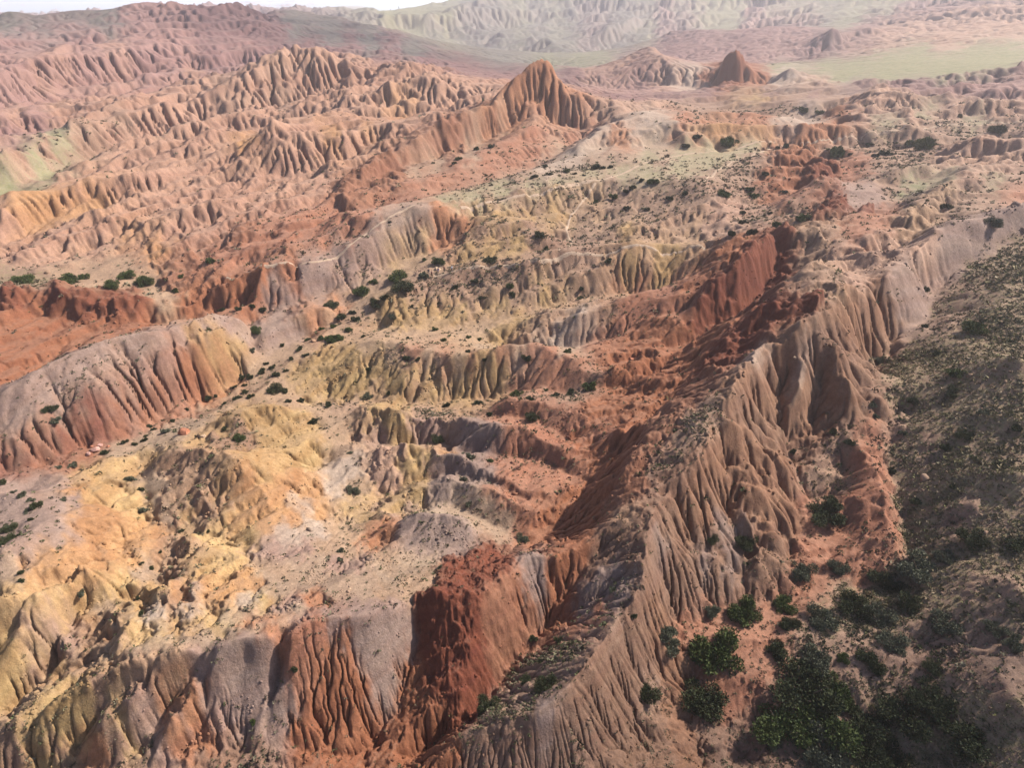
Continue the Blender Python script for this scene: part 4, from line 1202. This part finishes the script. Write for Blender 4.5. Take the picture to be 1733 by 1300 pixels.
ZONES = [
 (1150, 1130, 1480, 1400, 'in the bushy hollow below the tan ridge'),
 (1480, 1130, 1800, 1400, 'low on the dark grassy slope'),
 (1100, 1010, 1300, 1130, 'on the red bench at the foot of the tan flutes'),
 (1300, 1000, 1733, 1130, 'beside the undercut dry bank'),
 (1150, 840, 1460, 1010, 'in the gully below the tan spur'),
 (1460, 840, 1733, 1010, 'on the grassy slope above the undercut bank'),
 (1505, 400, 1733, 840, 'on the long grassy slope at the right'),
 (1300, 590, 1505, 840, 'on the red spur left of the grassy slope'),
 (780, 960, 1150, 1250, 'on the scrubby saddle of the near ridge'),
 (560, 430, 700, 530, 'in the green line below the mauve crest'),
 (700, 430, 1050, 530, 'on the slope below the hikers'),
 (560, 530, 1000, 590, 'on the pink flat before the small yellow ridge'),
 (560, 590, 1050, 650, 'on the long crest across the middle'),
 (560, 650, 1050, 700, 'in the dry gully behind the yellow domes'),
 (560, 700, 1050, 960, 'among the red and mauve low ridges'),
 (370, 500, 560, 600, 'at the head of the dry wash'),
 (380, 600, 560, 660, 'in the upper dry wash'),
 (340, 660, 560, 750, 'beside the yellow dunes at the wash'),
 (150, 680, 340, 780, 'on the pale wash floor under the red cliff'),
 (0, 680, 150, 800, 'on the mauve hill above the red cliff'),
 (0, 800, 150, 1000, 'on the grey shoulder at the left'),
 (150, 800, 370, 1050, 'in the gully between the orange slopes'),
 (100, 1000, 560, 1300, 'on the near striped ridge'),
 (1150, 180, 1340, 256, 'along the far edge of the green terrace'),
 (1340, 180, 1733, 275, 'in the scrub flats right of the terrace'),
 (1140, 275, 1420, 400, 'in the hollow behind the dark red wall'),
 (1560, 340, 1733, 400, 'on the pale crest at the right'),
 (880, 270, 1140, 430, 'on the slopes of the green terrace'),
 (580, 240, 880, 430, 'below the jagged red peak'),
 (0, 430, 370, 500, 'on the green flat behind the red bank'),
]
ORD = 'leftmost second third fourth fifth sixth seventh eighth ninth tenth eleventh twelfth thirteenth fourteenth fifteenth sixteenth seventeenth eighteenth nineteenth twentieth twenty-first twenty-second twenty-third twenty-fourth twenty-fifth'.split()
CN = {'d': 'dark shrub', 'b': 'green shrub', 'g': 'grey shrub'}
items = []
for ln in SHRUBS.strip().splitlines():
    tk = ln.split()
    for t in tk[1:]:
        x, y, s_ = map(float, t.split(','))
        zn = next((i for i, z in enumerate(ZONES) if z[0] <= x < z[2] and z[1] <= y < z[3]), 12)
        items.append((x, y, s_, tk[0], zn))
rng = random.Random(5)
byz = {}
for it in sorted(items): byz.setdefault((it[4], it[3]), []).append(it)
shrub_xy = []
for (zn, kd), its in byz.items():
    for k, (x, y, s_, _, _) in enumerate(its):
        wx_, wy_, wz_ = ground_at(x, y)
        dist = math.sqrt(wx_ ** 2 + wy_ ** 2 + (CAMZ - wz_) ** 2)
        rad = s_ * dist / 1171 / 2 * .95
        near = 1 if s_ > 24 else 0
        me = rng.choice(VAR[kd, near])
        root = collect(bpy.data.objects.new('shrub', None if near else me))
        root.location = (wx_, wy_, wz_ - .12 * rad); root.rotation_euler = (0, 0, rng.uniform(0, 6.28)); root.scale = (rad, rad * rng.uniform(.85, 1.1), rad * rng.uniform(.8, 1.1))
        if near:
            f = collect(bpy.data.objects.new('foliage', me)); f.parent = root
            st_ = collect(bpy.data.objects.new('stem', STEM)); st_.parent = root
        pos = ORD[k] if k < len(ORD) else ORD[-1]
        if len(its) == 1: lab = f'the only {CN[kd]} {ZONES[zn][4]}'
        elif k == 0: lab = f'leftmost {CN[kd]} {ZONES[zn][4]}'
        elif k == len(its) - 1: lab = f'rightmost {CN[kd]} {ZONES[zn][4]}'
        else: lab = f'{pos} {CN[kd]} from left {ZONES[zn][4]}'
        tag(root, lab, 'shrub', 'shrubs scattered over the badlands')
        shrub_xy.append((wx_, wy_, rad))
print('shrubs', len(items))

# ------------------------------------------------------------------ low scrub and grass tufts that nobody could count
def scatter(name, label, n, seed, weight, size, tris, cols, hgt, cat):
    rg = np.random.default_rng(seed)
    w = weight.ravel().astype(np.float64); w /= w.sum()
    idx = rg.choice(w.size, n, p=w)
    cx = X.ravel()[idx] + rg.normal(size=n) * RR.ravel()[idx] * .0015; cy = Y.ravel()[idx] + rg.normal(size=n) * RR.ravel()[idx] * .0015
    cz = hz(cx, cy)
    sz = size(RR.ravel()[idx]) * np.exp(rg.normal(size=n) * .35)
    d = rg.normal(size=(n, tris, 3)); d[..., 2] = np.abs(d[..., 2]) * .7; d /= np.linalg.norm(d, axis=2)[..., None]
    c = d * rg.uniform(.1, .7, (n, tris, 1)) * np.array([1, 1, hgt])
    a = d + rg.normal(size=d.shape) * .5 + np.array([0, 0, .5]); a /= np.linalg.norm(a, axis=2)[..., None]
    b = np.cross(a, rg.normal(size=d.shape)); b /= np.linalg.norm(b, axis=2)[..., None]
    l = rg.uniform(.25, .55, (n, tris, 1))
    v = np.stack([c - b * l * .6, c + b * l * .6, c + a * l * 1.1 * np.array([1, 1, hgt * 1.3])], 2) * sz[:, None, None, None]
    v += np.stack([cx, cy, cz], -1)[:, None, None, :]
    m = n * tris
    me = bpy.data.meshes.new(name)
    me.vertices.add(3 * m); me.vertices.foreach_set('co', v.astype(np.float32).ravel())
    me.loops.add(3 * m); me.loops.foreach_set('vertex_index', np.arange(3 * m, dtype=np.int32))
    me.polygons.add(m); me.polygons.foreach_set('loop_start', np.arange(0, 3 * m, 3, dtype=np.int32))
    me.update(calc_edges=True)
    cc = np.array(cols); t = rg.random(n)
    base = cc[rg.integers(0, len(cc), n)]
    base = np.repeat(base * rg.uniform(.7, 1.25, (n, 1)), tris * 3, 0)
    at = me.attributes.new('tint', 'FLOAT_COLOR', 'POINT')
    at.data.foreach_set('color', np.concatenate([base, np.ones((len(base), 1))], 1).astype(np.float32).ravel())
    mm, t_, b_ = new_mat(name + '_leaf'); an = t_.nodes.new('ShaderNodeAttribute'); an.attribute_name = 'tint'
    t_.links.new(an.outputs['Color'], b_.inputs['Base Color']); me.materials.append(mm)
    o = collect(bpy.data.objects.new(name, me)); tag(o, label, cat, kind='stuff'); return o
clump = sstep(-.25, .35, fbm(U / 9, VV / 9, 3, 205))
vis = np.clip(RR / 60, .3, 1) * (RR < 420) * (np.abs(TH) < math.radians(50))
wt = (TUFT ** 1.3 * (.12 + clump) + .004) * vis * (SL < 1.6)
scatter('scrub', 'low dark scrub dotted over slopes and flats', 32000, 3, wt, lambda r: .15 + .0017 * r, 12,
        [(.06, .065, .032), (.085, .088, .042), (.12, .115, .07), (.07, .06, .04), (.15, .135, .09)], .7, 'scrub')
wg = (np.clip(GRASS - .2, 0, 1) * (.7 + .5 * clump)) * np.clip(RR / 60, .3, 1) * (RR < 300) * (X > 20) * (Y < 190)
scatter('grass', 'short dry olive grass on the dark slope', 20000, 4, wg, lambda r: .12 + .0022 * r, 9,
        [(.15, .13, .07), (.19, .155, .095), (.13, .125, .055), (.22, .175, .12), (.10, .09, .05)], .6, 'grass')

# ------------------------------------------------------------------ rocks
def rock_mesh(seed, name='boulder', sub=3):
    bm = bmesh.new(); bmesh.ops.create_icosphere(bm, subdivisions=sub, radius=1)
    rg = random.Random(seed)
    pl = [(Vector((rg.gauss(0, 1), rg.gauss(0, 1), rg.gauss(0, 1))).normalized(), rg.uniform(.55, .85)) for _ in range(12)]
    for v in bm.verts:
        for nrm, dd in pl:
            e = v.co.dot(nrm) - dd
            if e > 0: v.co -= nrm * e
        v.co *= 1 + rg.uniform(-.025, .025)
    me = bpy.data.meshes.new(name); bm.to_mesh(me); bm.free(); return me
def rock_mat(name, c):
    m, t, b = new_mat(name)
    n = t.nodes.new('ShaderNodeTexNoise'); n.inputs['Scale'].default_value = 2.2; n.inputs['Detail'].default_value = 7
    r = t.nodes.new('ShaderNodeValToRGB'); r.color_ramp.elements[0].position = .3; r.color_ramp.elements[1].position = .7
    r.color_ramp.elements[0].color = (*[q * .62 for q in c], 1); r.color_ramp.elements[1].color = (*[min(1, q * 1.25) for q in c], 1)
    t.links.new(n.outputs[0], r.inputs[0]); t.links.new(r.outputs[0], b.inputs['Base Color'])
    bp = t.nodes.new('ShaderNodeBump'); bp.inputs['Strength'].default_value = .5; bp.inputs['Distance'].default_value = .1
    t.links.new(n.outputs[0], bp.inputs['Height']); t.links.new(bp.outputs[0], b.inputs['Normal'])
    return m
RM = {'p': rock_mat('pink_rock', (.42, .24, .20)), 'r': rock_mat('red_rock', (.36, .15, .09)), 't': rock_mat('tan_rock', (.44, .31, .21))}
for x, y, s_, k, lab in [
    (161, 765, 15, 'p', 'largest pink boulder beside the dark shrub on the wash floor'),
    (150, 770, 9, 'p', 'small pink boulder left of the largest one on the wash'),
    (171, 757, 8, 'p', 'pink boulder behind the largest one on the wash'),
    (184, 757, 7, 'r', 'red boulder at the right end of the wash boulders'),
    (156, 757, 6, 'r', 'small red boulder nearest the foot of the red cliff'),
    (311, 734, 20, 'r', 'brown red block perched on the yellow dune crest'),
    (345, 741, 9, 't', 'tan block right of the perched brown block'),
    (741, 456, 12, 't', 'flat pale rock slab behind the seated hiker'),
    (1345, 608, 7, 't', 'tan block on the fluted ridge shoulder'),
    (1083, 596, 7, 'r', 'red knob on the small red rib'),
    (1068, 610, 12, 'r', 'brown red block on the small red rib'),
    (592, 1000, 7, 't', 'tan block on the pale flat above the near ridge')]:
    wx_, wy_, wz_ = ground_at(x, y); dist = math.sqrt(wx_ ** 2 + wy_ ** 2 + (CAMZ - wz_) ** 2); rad = s_ * dist / 1171 / 2
    me = rock_mesh(int(x * 7 + y)); me.materials.append(RM[k])
    o = collect(bpy.data.objects.new('boulder', me)); o.location = (wx_, wy_, wz_ + rad * .25)
    o.scale = (rad, rad * .85, rad * (.7 if 'slab' not in lab else .3)); o.rotation_euler = (.2, .1, x); tag(o, lab, 'boulder', 'boulders lying on the ground')
# loose stones
def stones(n, seed):
    rg = np.random.default_rng(seed)
    foot = sstep(.15, .4, SL) * (1 - sstep(.7, 1.1, SL)) + .15
    w = (foot * (RR < 260) * (RR > 30) * np.clip(RR / 60, .3, 1) * (.03 + sstep(0, .5, fbm(U / 6, VV / 6, 2, 401))) * (np.abs(TH) < math.radians(50))).ravel().astype(np.float64); w /= w.sum()
    idx = rg.choice(w.size, n, p=w)
    src = rock_mesh(9, 'stone', 1); co = np.array([v.co[:] for v in src.vertices]); fa = np.array([p.vertices[:] for p in src.polygons])
    cx, cy = X.ravel()[idx], Y.ravel()[idx]; cz = Z.ravel()[idx]
    sz = (.06 + .0008 * RR.ravel()[idx]) * np.exp(rg.normal(size=n) * .5)
    A = rg.uniform(0, 6.28, n); ca, sa = np.cos(A), np.sin(A)
    v = co[None] * sz[:, None, None] * rg.uniform(.6, 1.3, (n, 1, 3))
    v = np.stack([v[..., 0] * ca[:, None] - v[..., 1] * sa[:, None] + cx[:, None], v[..., 0] * sa[:, None] + v[..., 1] * ca[:, None] + cy[:, None], v[..., 2] + cz[:, None]], -1).reshape(-1, 3)
    f = (fa[None] + (np.arange(n) * len(co))[:, None, None]).reshape(-1, 3)
    me = bpy.data.meshes.new('stones')
    me.vertices.add(len(v)); me.vertices.foreach_set('co', v.astype(np.float32).ravel())
    me.loops.add(f.size); me.loops.foreach_set('vertex_index', f.astype(np.int32).ravel())
    me.polygons.add(len(f)); me.polygons.foreach_set('loop_start', np.arange(0, f.size, 3, dtype=np.int32)); me.update(calc_edges=True)
    cs = np.repeat(COL.reshape(-1, 3)[idx] * rg.uniform(.7, 1.2, (n, 1)), len(co), 0)
    at = me.attributes.new('tint', 'FLOAT_COLOR', 'POINT'); at.data.foreach_set('color', np.concatenate([cs, np.ones((len(cs), 1))], 1).astype(np.float32).ravel())
    mm, t_, b_ = new_mat('stone'); an = t_.nodes.new('ShaderNodeAttribute'); an.attribute_name = 'tint'
    t_.links.new(an.outputs['Color'], b_.inputs['Base Color']); me.materials.append(mm)
    tag(collect(bpy.data.objects.new('rubble', me)), 'loose stones shed from the slopes', 'rubble', kind='stuff')
stones(14000, 8)

# ------------------------------------------------------------------ hikers on the crest path
skin_m = simple('skin', (.50, .30, .22), .6)
def human(px, py, face, top, legs, hair_c, label, sit=False, lean=0.0, stride=.12):
    wx_, wy_, wz_ = ground_at(px, py)
    root = collect(bpy.data.objects.new('person', None)); root.location = (wx_, wy_, wz_ + .06); root.rotation_euler = (0, 0, face)
    tag(root, label, 'person', 'hikers on the crest path')
    J = {}; E = []
    def j(n, co, r, par=None):
        J[n] = (co, r)
        if par: E.append((par, n))
    hp = .55 if sit else .95
    j('pelvis', (0, 0, hp), .15)
    j('waist', (0, .01 + lean * .3, hp + .18), .13, 'pelvis'); j('chest', (0, lean * .8, hp + .42), .16, 'waist')
    j('neck', (0, lean, hp + .55), .06, 'chest'); j('head', (0, lean * 1.1 + .01, hp + .68), .095, 'neck'); j('crown', (0, lean * 1.1, hp + .78), .085, 'head')
    for sd_, n in ((-1, 'l'), (1, 'r')):
        j('hip' + n, (sd_ * .1, 0, hp - .04), .11, 'pelvis')
        if sit:
            j('knee' + n, (sd_ * .12, .42, hp + .02), .07, 'hip' + n); j('ankle' + n, (sd_ * .12, .45, .08), .045, 'knee' + n)
            j('toe' + n, (sd_ * .12, .62, .04), .04, 'ankle' + n)
        else:
            j('knee' + n, (sd_ * .11, sd_ * stride * .6 + .03, .5), .07, 'hip' + n); j('ankle' + n, (sd_ * .11, sd_ * stride, .09), .045, 'knee' + n)
            j('toe' + n, (sd_ * .12, sd_ * stride + .17, .04), .04, 'ankle' + n)
        j('sh' + n, (sd_ * .19, lean * .9, hp + .48), .07, 'chest')
        j('el' + n, (sd_ * .27, lean * .8 - .02, hp + .2), .045, 'sh' + n); j('wr' + n, (sd_ * .24, lean + .16, hp + .02), .032, 'el' + n)
        j('palm' + n, (sd_ * .235, lean + .2, hp - .05), .034, 'wr' + n)
        for q in range(4): j('f%d' % q + n, (sd_ * (.215 + .014 * q), lean + .24 + .004 * q, hp - .125 + .008 * abs(q - 1)), .009, 'palm' + n)
        j('th' + n, (sd_ * .205, lean + .25, hp - .07), .010, 'palm' + n)
    names = list(J); me = bpy.data.meshes.new('body')
    me.from_pydata([J[n][0] for n in names], [(names.index(a), names.index(b)) for a, b in E], [])
    o = collect(bpy.data.objects.new('body', me)); md = o.modifiers.new('s', 'SKIN'); sb = o.modifiers.new('u', 'SUBSURF'); sb.levels = sb.render_levels = 1
    for i, n in enumerate(names): me.skin_vertices[0].data[i].radius = (J[n][1],) * 2
    me.skin_vertices[0].data[0].use_root = True
    dg = bpy.context.evaluated_depsgraph_get(); nm = bpy.data.meshes.new_from_object(o.evaluated_get(dg)); o.modifiers.clear(); o.data = nm
    nm.materials.clear()
    for mm in (skin_m, simple('shirt', top), simple('trousers', legs), simple('boots', (.06, .045, .035))): nm.materials.append(mm)
    for p in nm.polygons:
        c = p.center; p.use_smooth = True
        p.material_index = 3 if c.z < .12 else 2 if (c.z < hp + .04 and abs(c.x) < .21) or (sit and c.y > .2 and c.z < hp + .1 and abs(c.x) < .2) else 1 if c.z < hp + .53 and not (abs(c.x) > .2 and c.z < hp + .03) else 0
    o.parent = root
    bm = bmesh.new(); bmesh.ops.create_icosphere(bm, subdivisions=3, radius=.108)
    bmesh.ops.delete(bm, geom=[v for v in bm.verts if v.co.y > .035 and v.co.z < .045 or v.co.z < -.06], context='VERTS')
    bmesh.ops.translate(bm, vec=(0, lean * 1.1, hp + .74), verts=bm.verts)
    hm_ = bpy.data.meshes.new('hair'); bm.to_mesh(hm_); bm.free(); hm_.materials.append(simple('hair', hair_c))
    h = collect(bpy.data.objects.new('hair', hm_)); h.parent = root
    bm = bmesh.new(); bmesh.ops.create_cone(bm, cap_ends=True, segments=8, radius1=.014, radius2=.008, depth=.035, matrix=Matrix.Translation((0, lean * 1.1 + .105, hp + .705)) @ Matrix.Rotation(-1.3, 4, 'X'))
    nme = bpy.data.meshes.new('nose'); bm.to_mesh(nme); bm.free(); nme.materials.append(skin_m); h2 = collect(bpy.data.objects.new('nose', nme)); h2.parent = root
human(726, 467, 2.6, (.03, .03, .04), (.20, .16, .16), (.02, .015, .01), 'person in a black jacket and pale trousers at the left of the path group', lean=.06)
human(731, 469, 2.2, (.16, .03, .04), (.03, .02, .025), (.03, .02, .01), 'person in dark red clothes beside the black jacket', stride=.18)
human(742, 461, 3.0, (.16, .12, .20), (.10, .07, .13), (.03, .02, .015), 'person in purple sitting before the pale rock slab', sit=True)
human(752, 462, 3.3, (.10, .03, .03), (.03, .02, .02), (.02, .015, .01), 'slim person in dark brown standing right of the seated one')
human(765, 461, 1.2, (.30, .34, .40), (.03, .03, .05), (.05, .04, .03), 'person in grey blue top and dark trousers walking at the right', stride=.2)
human(706, 498, 2.0, (.04, .03, .03), (.05, .035, .03), (.02, .015, .01), 'lone person in dark clothes climbing the slope below the group', lean=.08, stride=.2)

# ------------------------------------------------------------------ poplars on the plain by the lake
pop_leaf = LEAF['b']
pop_cr = leaves_mesh('crown', 500, .5, 77, pop_leaf, 1, 1.0)
bmt = bmesh.new(); bmesh.ops.create_cone(bmt, cap_ends=True, segments=6, radius1=.03, radius2=.012, depth=.5, matrix=Matrix.Translation((0, 0, .2)))
pop_tr = bpy.data.meshes.new('trunk'); bmt.to_mesh(pop_tr); bmt.free(); pop_tr.materials.append(bark)
PX = [641, 662, 676, 684, 690, 697, 702, 709, 716, 728, 739, 751, 766, 781]
for k, px in enumerate(PX):
    d = ray(px, 27.5); d = d / math.hypot(d[0], d[1]); r = 3650 + 40 * math.sin(k * 2.3)
    hh = (24, 30, 40, 22, 26, 20, 28, 18, 24, 22, 17, 24, 40, 20)[k] * .62
    root = collect(bpy.data.objects.new('poplar_tree', None)); root.location = (d[0] * r, d[1] * r, float(hz(d[0] * r, d[1] * r)) - .5); root.scale = (hh, hh, hh)
    c = collect(bpy.data.objects.new('crown', pop_cr)); c.parent = root; c.scale = (.10, .10, 1.1); c.location = (0, 0, .1)
    t_ = collect(bpy.data.objects.new('trunk', pop_tr)); t_.parent = root
    tag(root, f'{"leftmost" if k == 0 else ORD[k] + " from the left"} of the thin poplars on the plain by the lake', 'poplar tree', 'poplars by the lake')

# ------------------------------------------------------------------ clouds out of view; near one added to darken foreground, far one shades hills
cm = bpy.data.materials.new('cloud'); cm.use_nodes = True; ct = cm.node_tree; ct.nodes.clear()
co_ = ct.nodes.new('ShaderNodeOutputMaterial'); mx = ct.nodes.new('ShaderNodeMixShader'); tr = ct.nodes.new('ShaderNodeBsdfTransparent'); df_ = ct.nodes.new('ShaderNodeBsdfDiffuse')
df_.inputs['Color'].default_value = (.9, .9, .92, 1); mx.inputs[0].default_value = .075
ct.links.new(tr.outputs[0], mx.inputs[1]); ct.links.new(df_.outputs[0], mx.inputs[2]); ct.links.new(mx.outputs[0], co_.inputs[0])
def cloud(label, alt, blobs, seed):
    rg = random.Random(seed); bm = bmesh.new()
    for (gx_, gy_, rad) in blobs:
        h = alt + rg.uniform(-.3, .3) * rad
        cx, cy = gx_ + sdir.x / sdir.z * h, gy_ + sdir.y / sdir.z * h
        r0 = bmesh.ops.create_icosphere(bm, subdivisions=3, radius=1)
        for v in r0['verts']:
            n = v.co.normalized(); b_ = 1 + .13 * math.sin(n.x * 7 + gx_) * math.cos(n.y * 6 + gy_) + .08 * math.sin(n.z * 13 + n.x * 9)
            v.co = Vector((n.x * rad * b_ + cx, n.y * rad * b_ + cy, n.z * rad * b_ * .55 + h))
    for f in bm.faces: f.smooth = True
    me = bpy.data.meshes.new('cloud'); bm.to_mesh(me); bm.free(); me.materials.append(cm)
    tag(collect(bpy.data.objects.new('cloud', me)), label, 'cloud', kind='stuff')
cloud('added unseen cloud that darkens the near slopes', 620, [(62, 30, 30), (45, 20, 30), (30, 28, 24), (10, 26, 20), (-15, 24, 18), (20, 12, 26), (-40, 20, 16)], 3)  # added above the frame to dim the bottom and lower right
cloud('cloud over the dark red skyline hills', 700, [(-420, 800, 120), (-280, 820, 110), (-150, 760, 100), (-60, 700, 80), (-560, 860, 120), (-200, 900, 120), (-350, 950, 130), (30, 640, 60)], 4)

# ------------------------------------------------------------------ haze
hm = bpy.data.materials.new('haze_air'); hm.use_nodes = True
ht = hm.node_tree; ht.nodes.clear()
ho = ht.nodes.new('ShaderNodeOutputMaterial'); hv = ht.nodes.new('ShaderNodeVolumePrincipled')
hv.inputs['Color'].default_value = (.96, .93, 1.0, 1)
hv.inputs['Density'].default_value = 0.00017
hv.inputs['Anisotropy'].default_value = 0.35
ht.links.new(hv.outputs[0], ho.inputs['Volume'])
bm = bmesh.new()
bmesh.ops.create_cube(bm, size=1.0)
bmesh.ops.scale(bm, vec=(50000, 30000, 400), verts=bm.verts)
bmesh.ops.translate(bm, vec=(0, 14500, -93 + 200), verts=bm.verts)
me = bpy.data.meshes.new('haze'); bm.to_mesh(me); bm.free(); me.materials.append(hm)
haze = collect(bpy.data.objects.new('haze', me)); tag(haze, 'pale haze filling the air over the hills', kind='stuff')
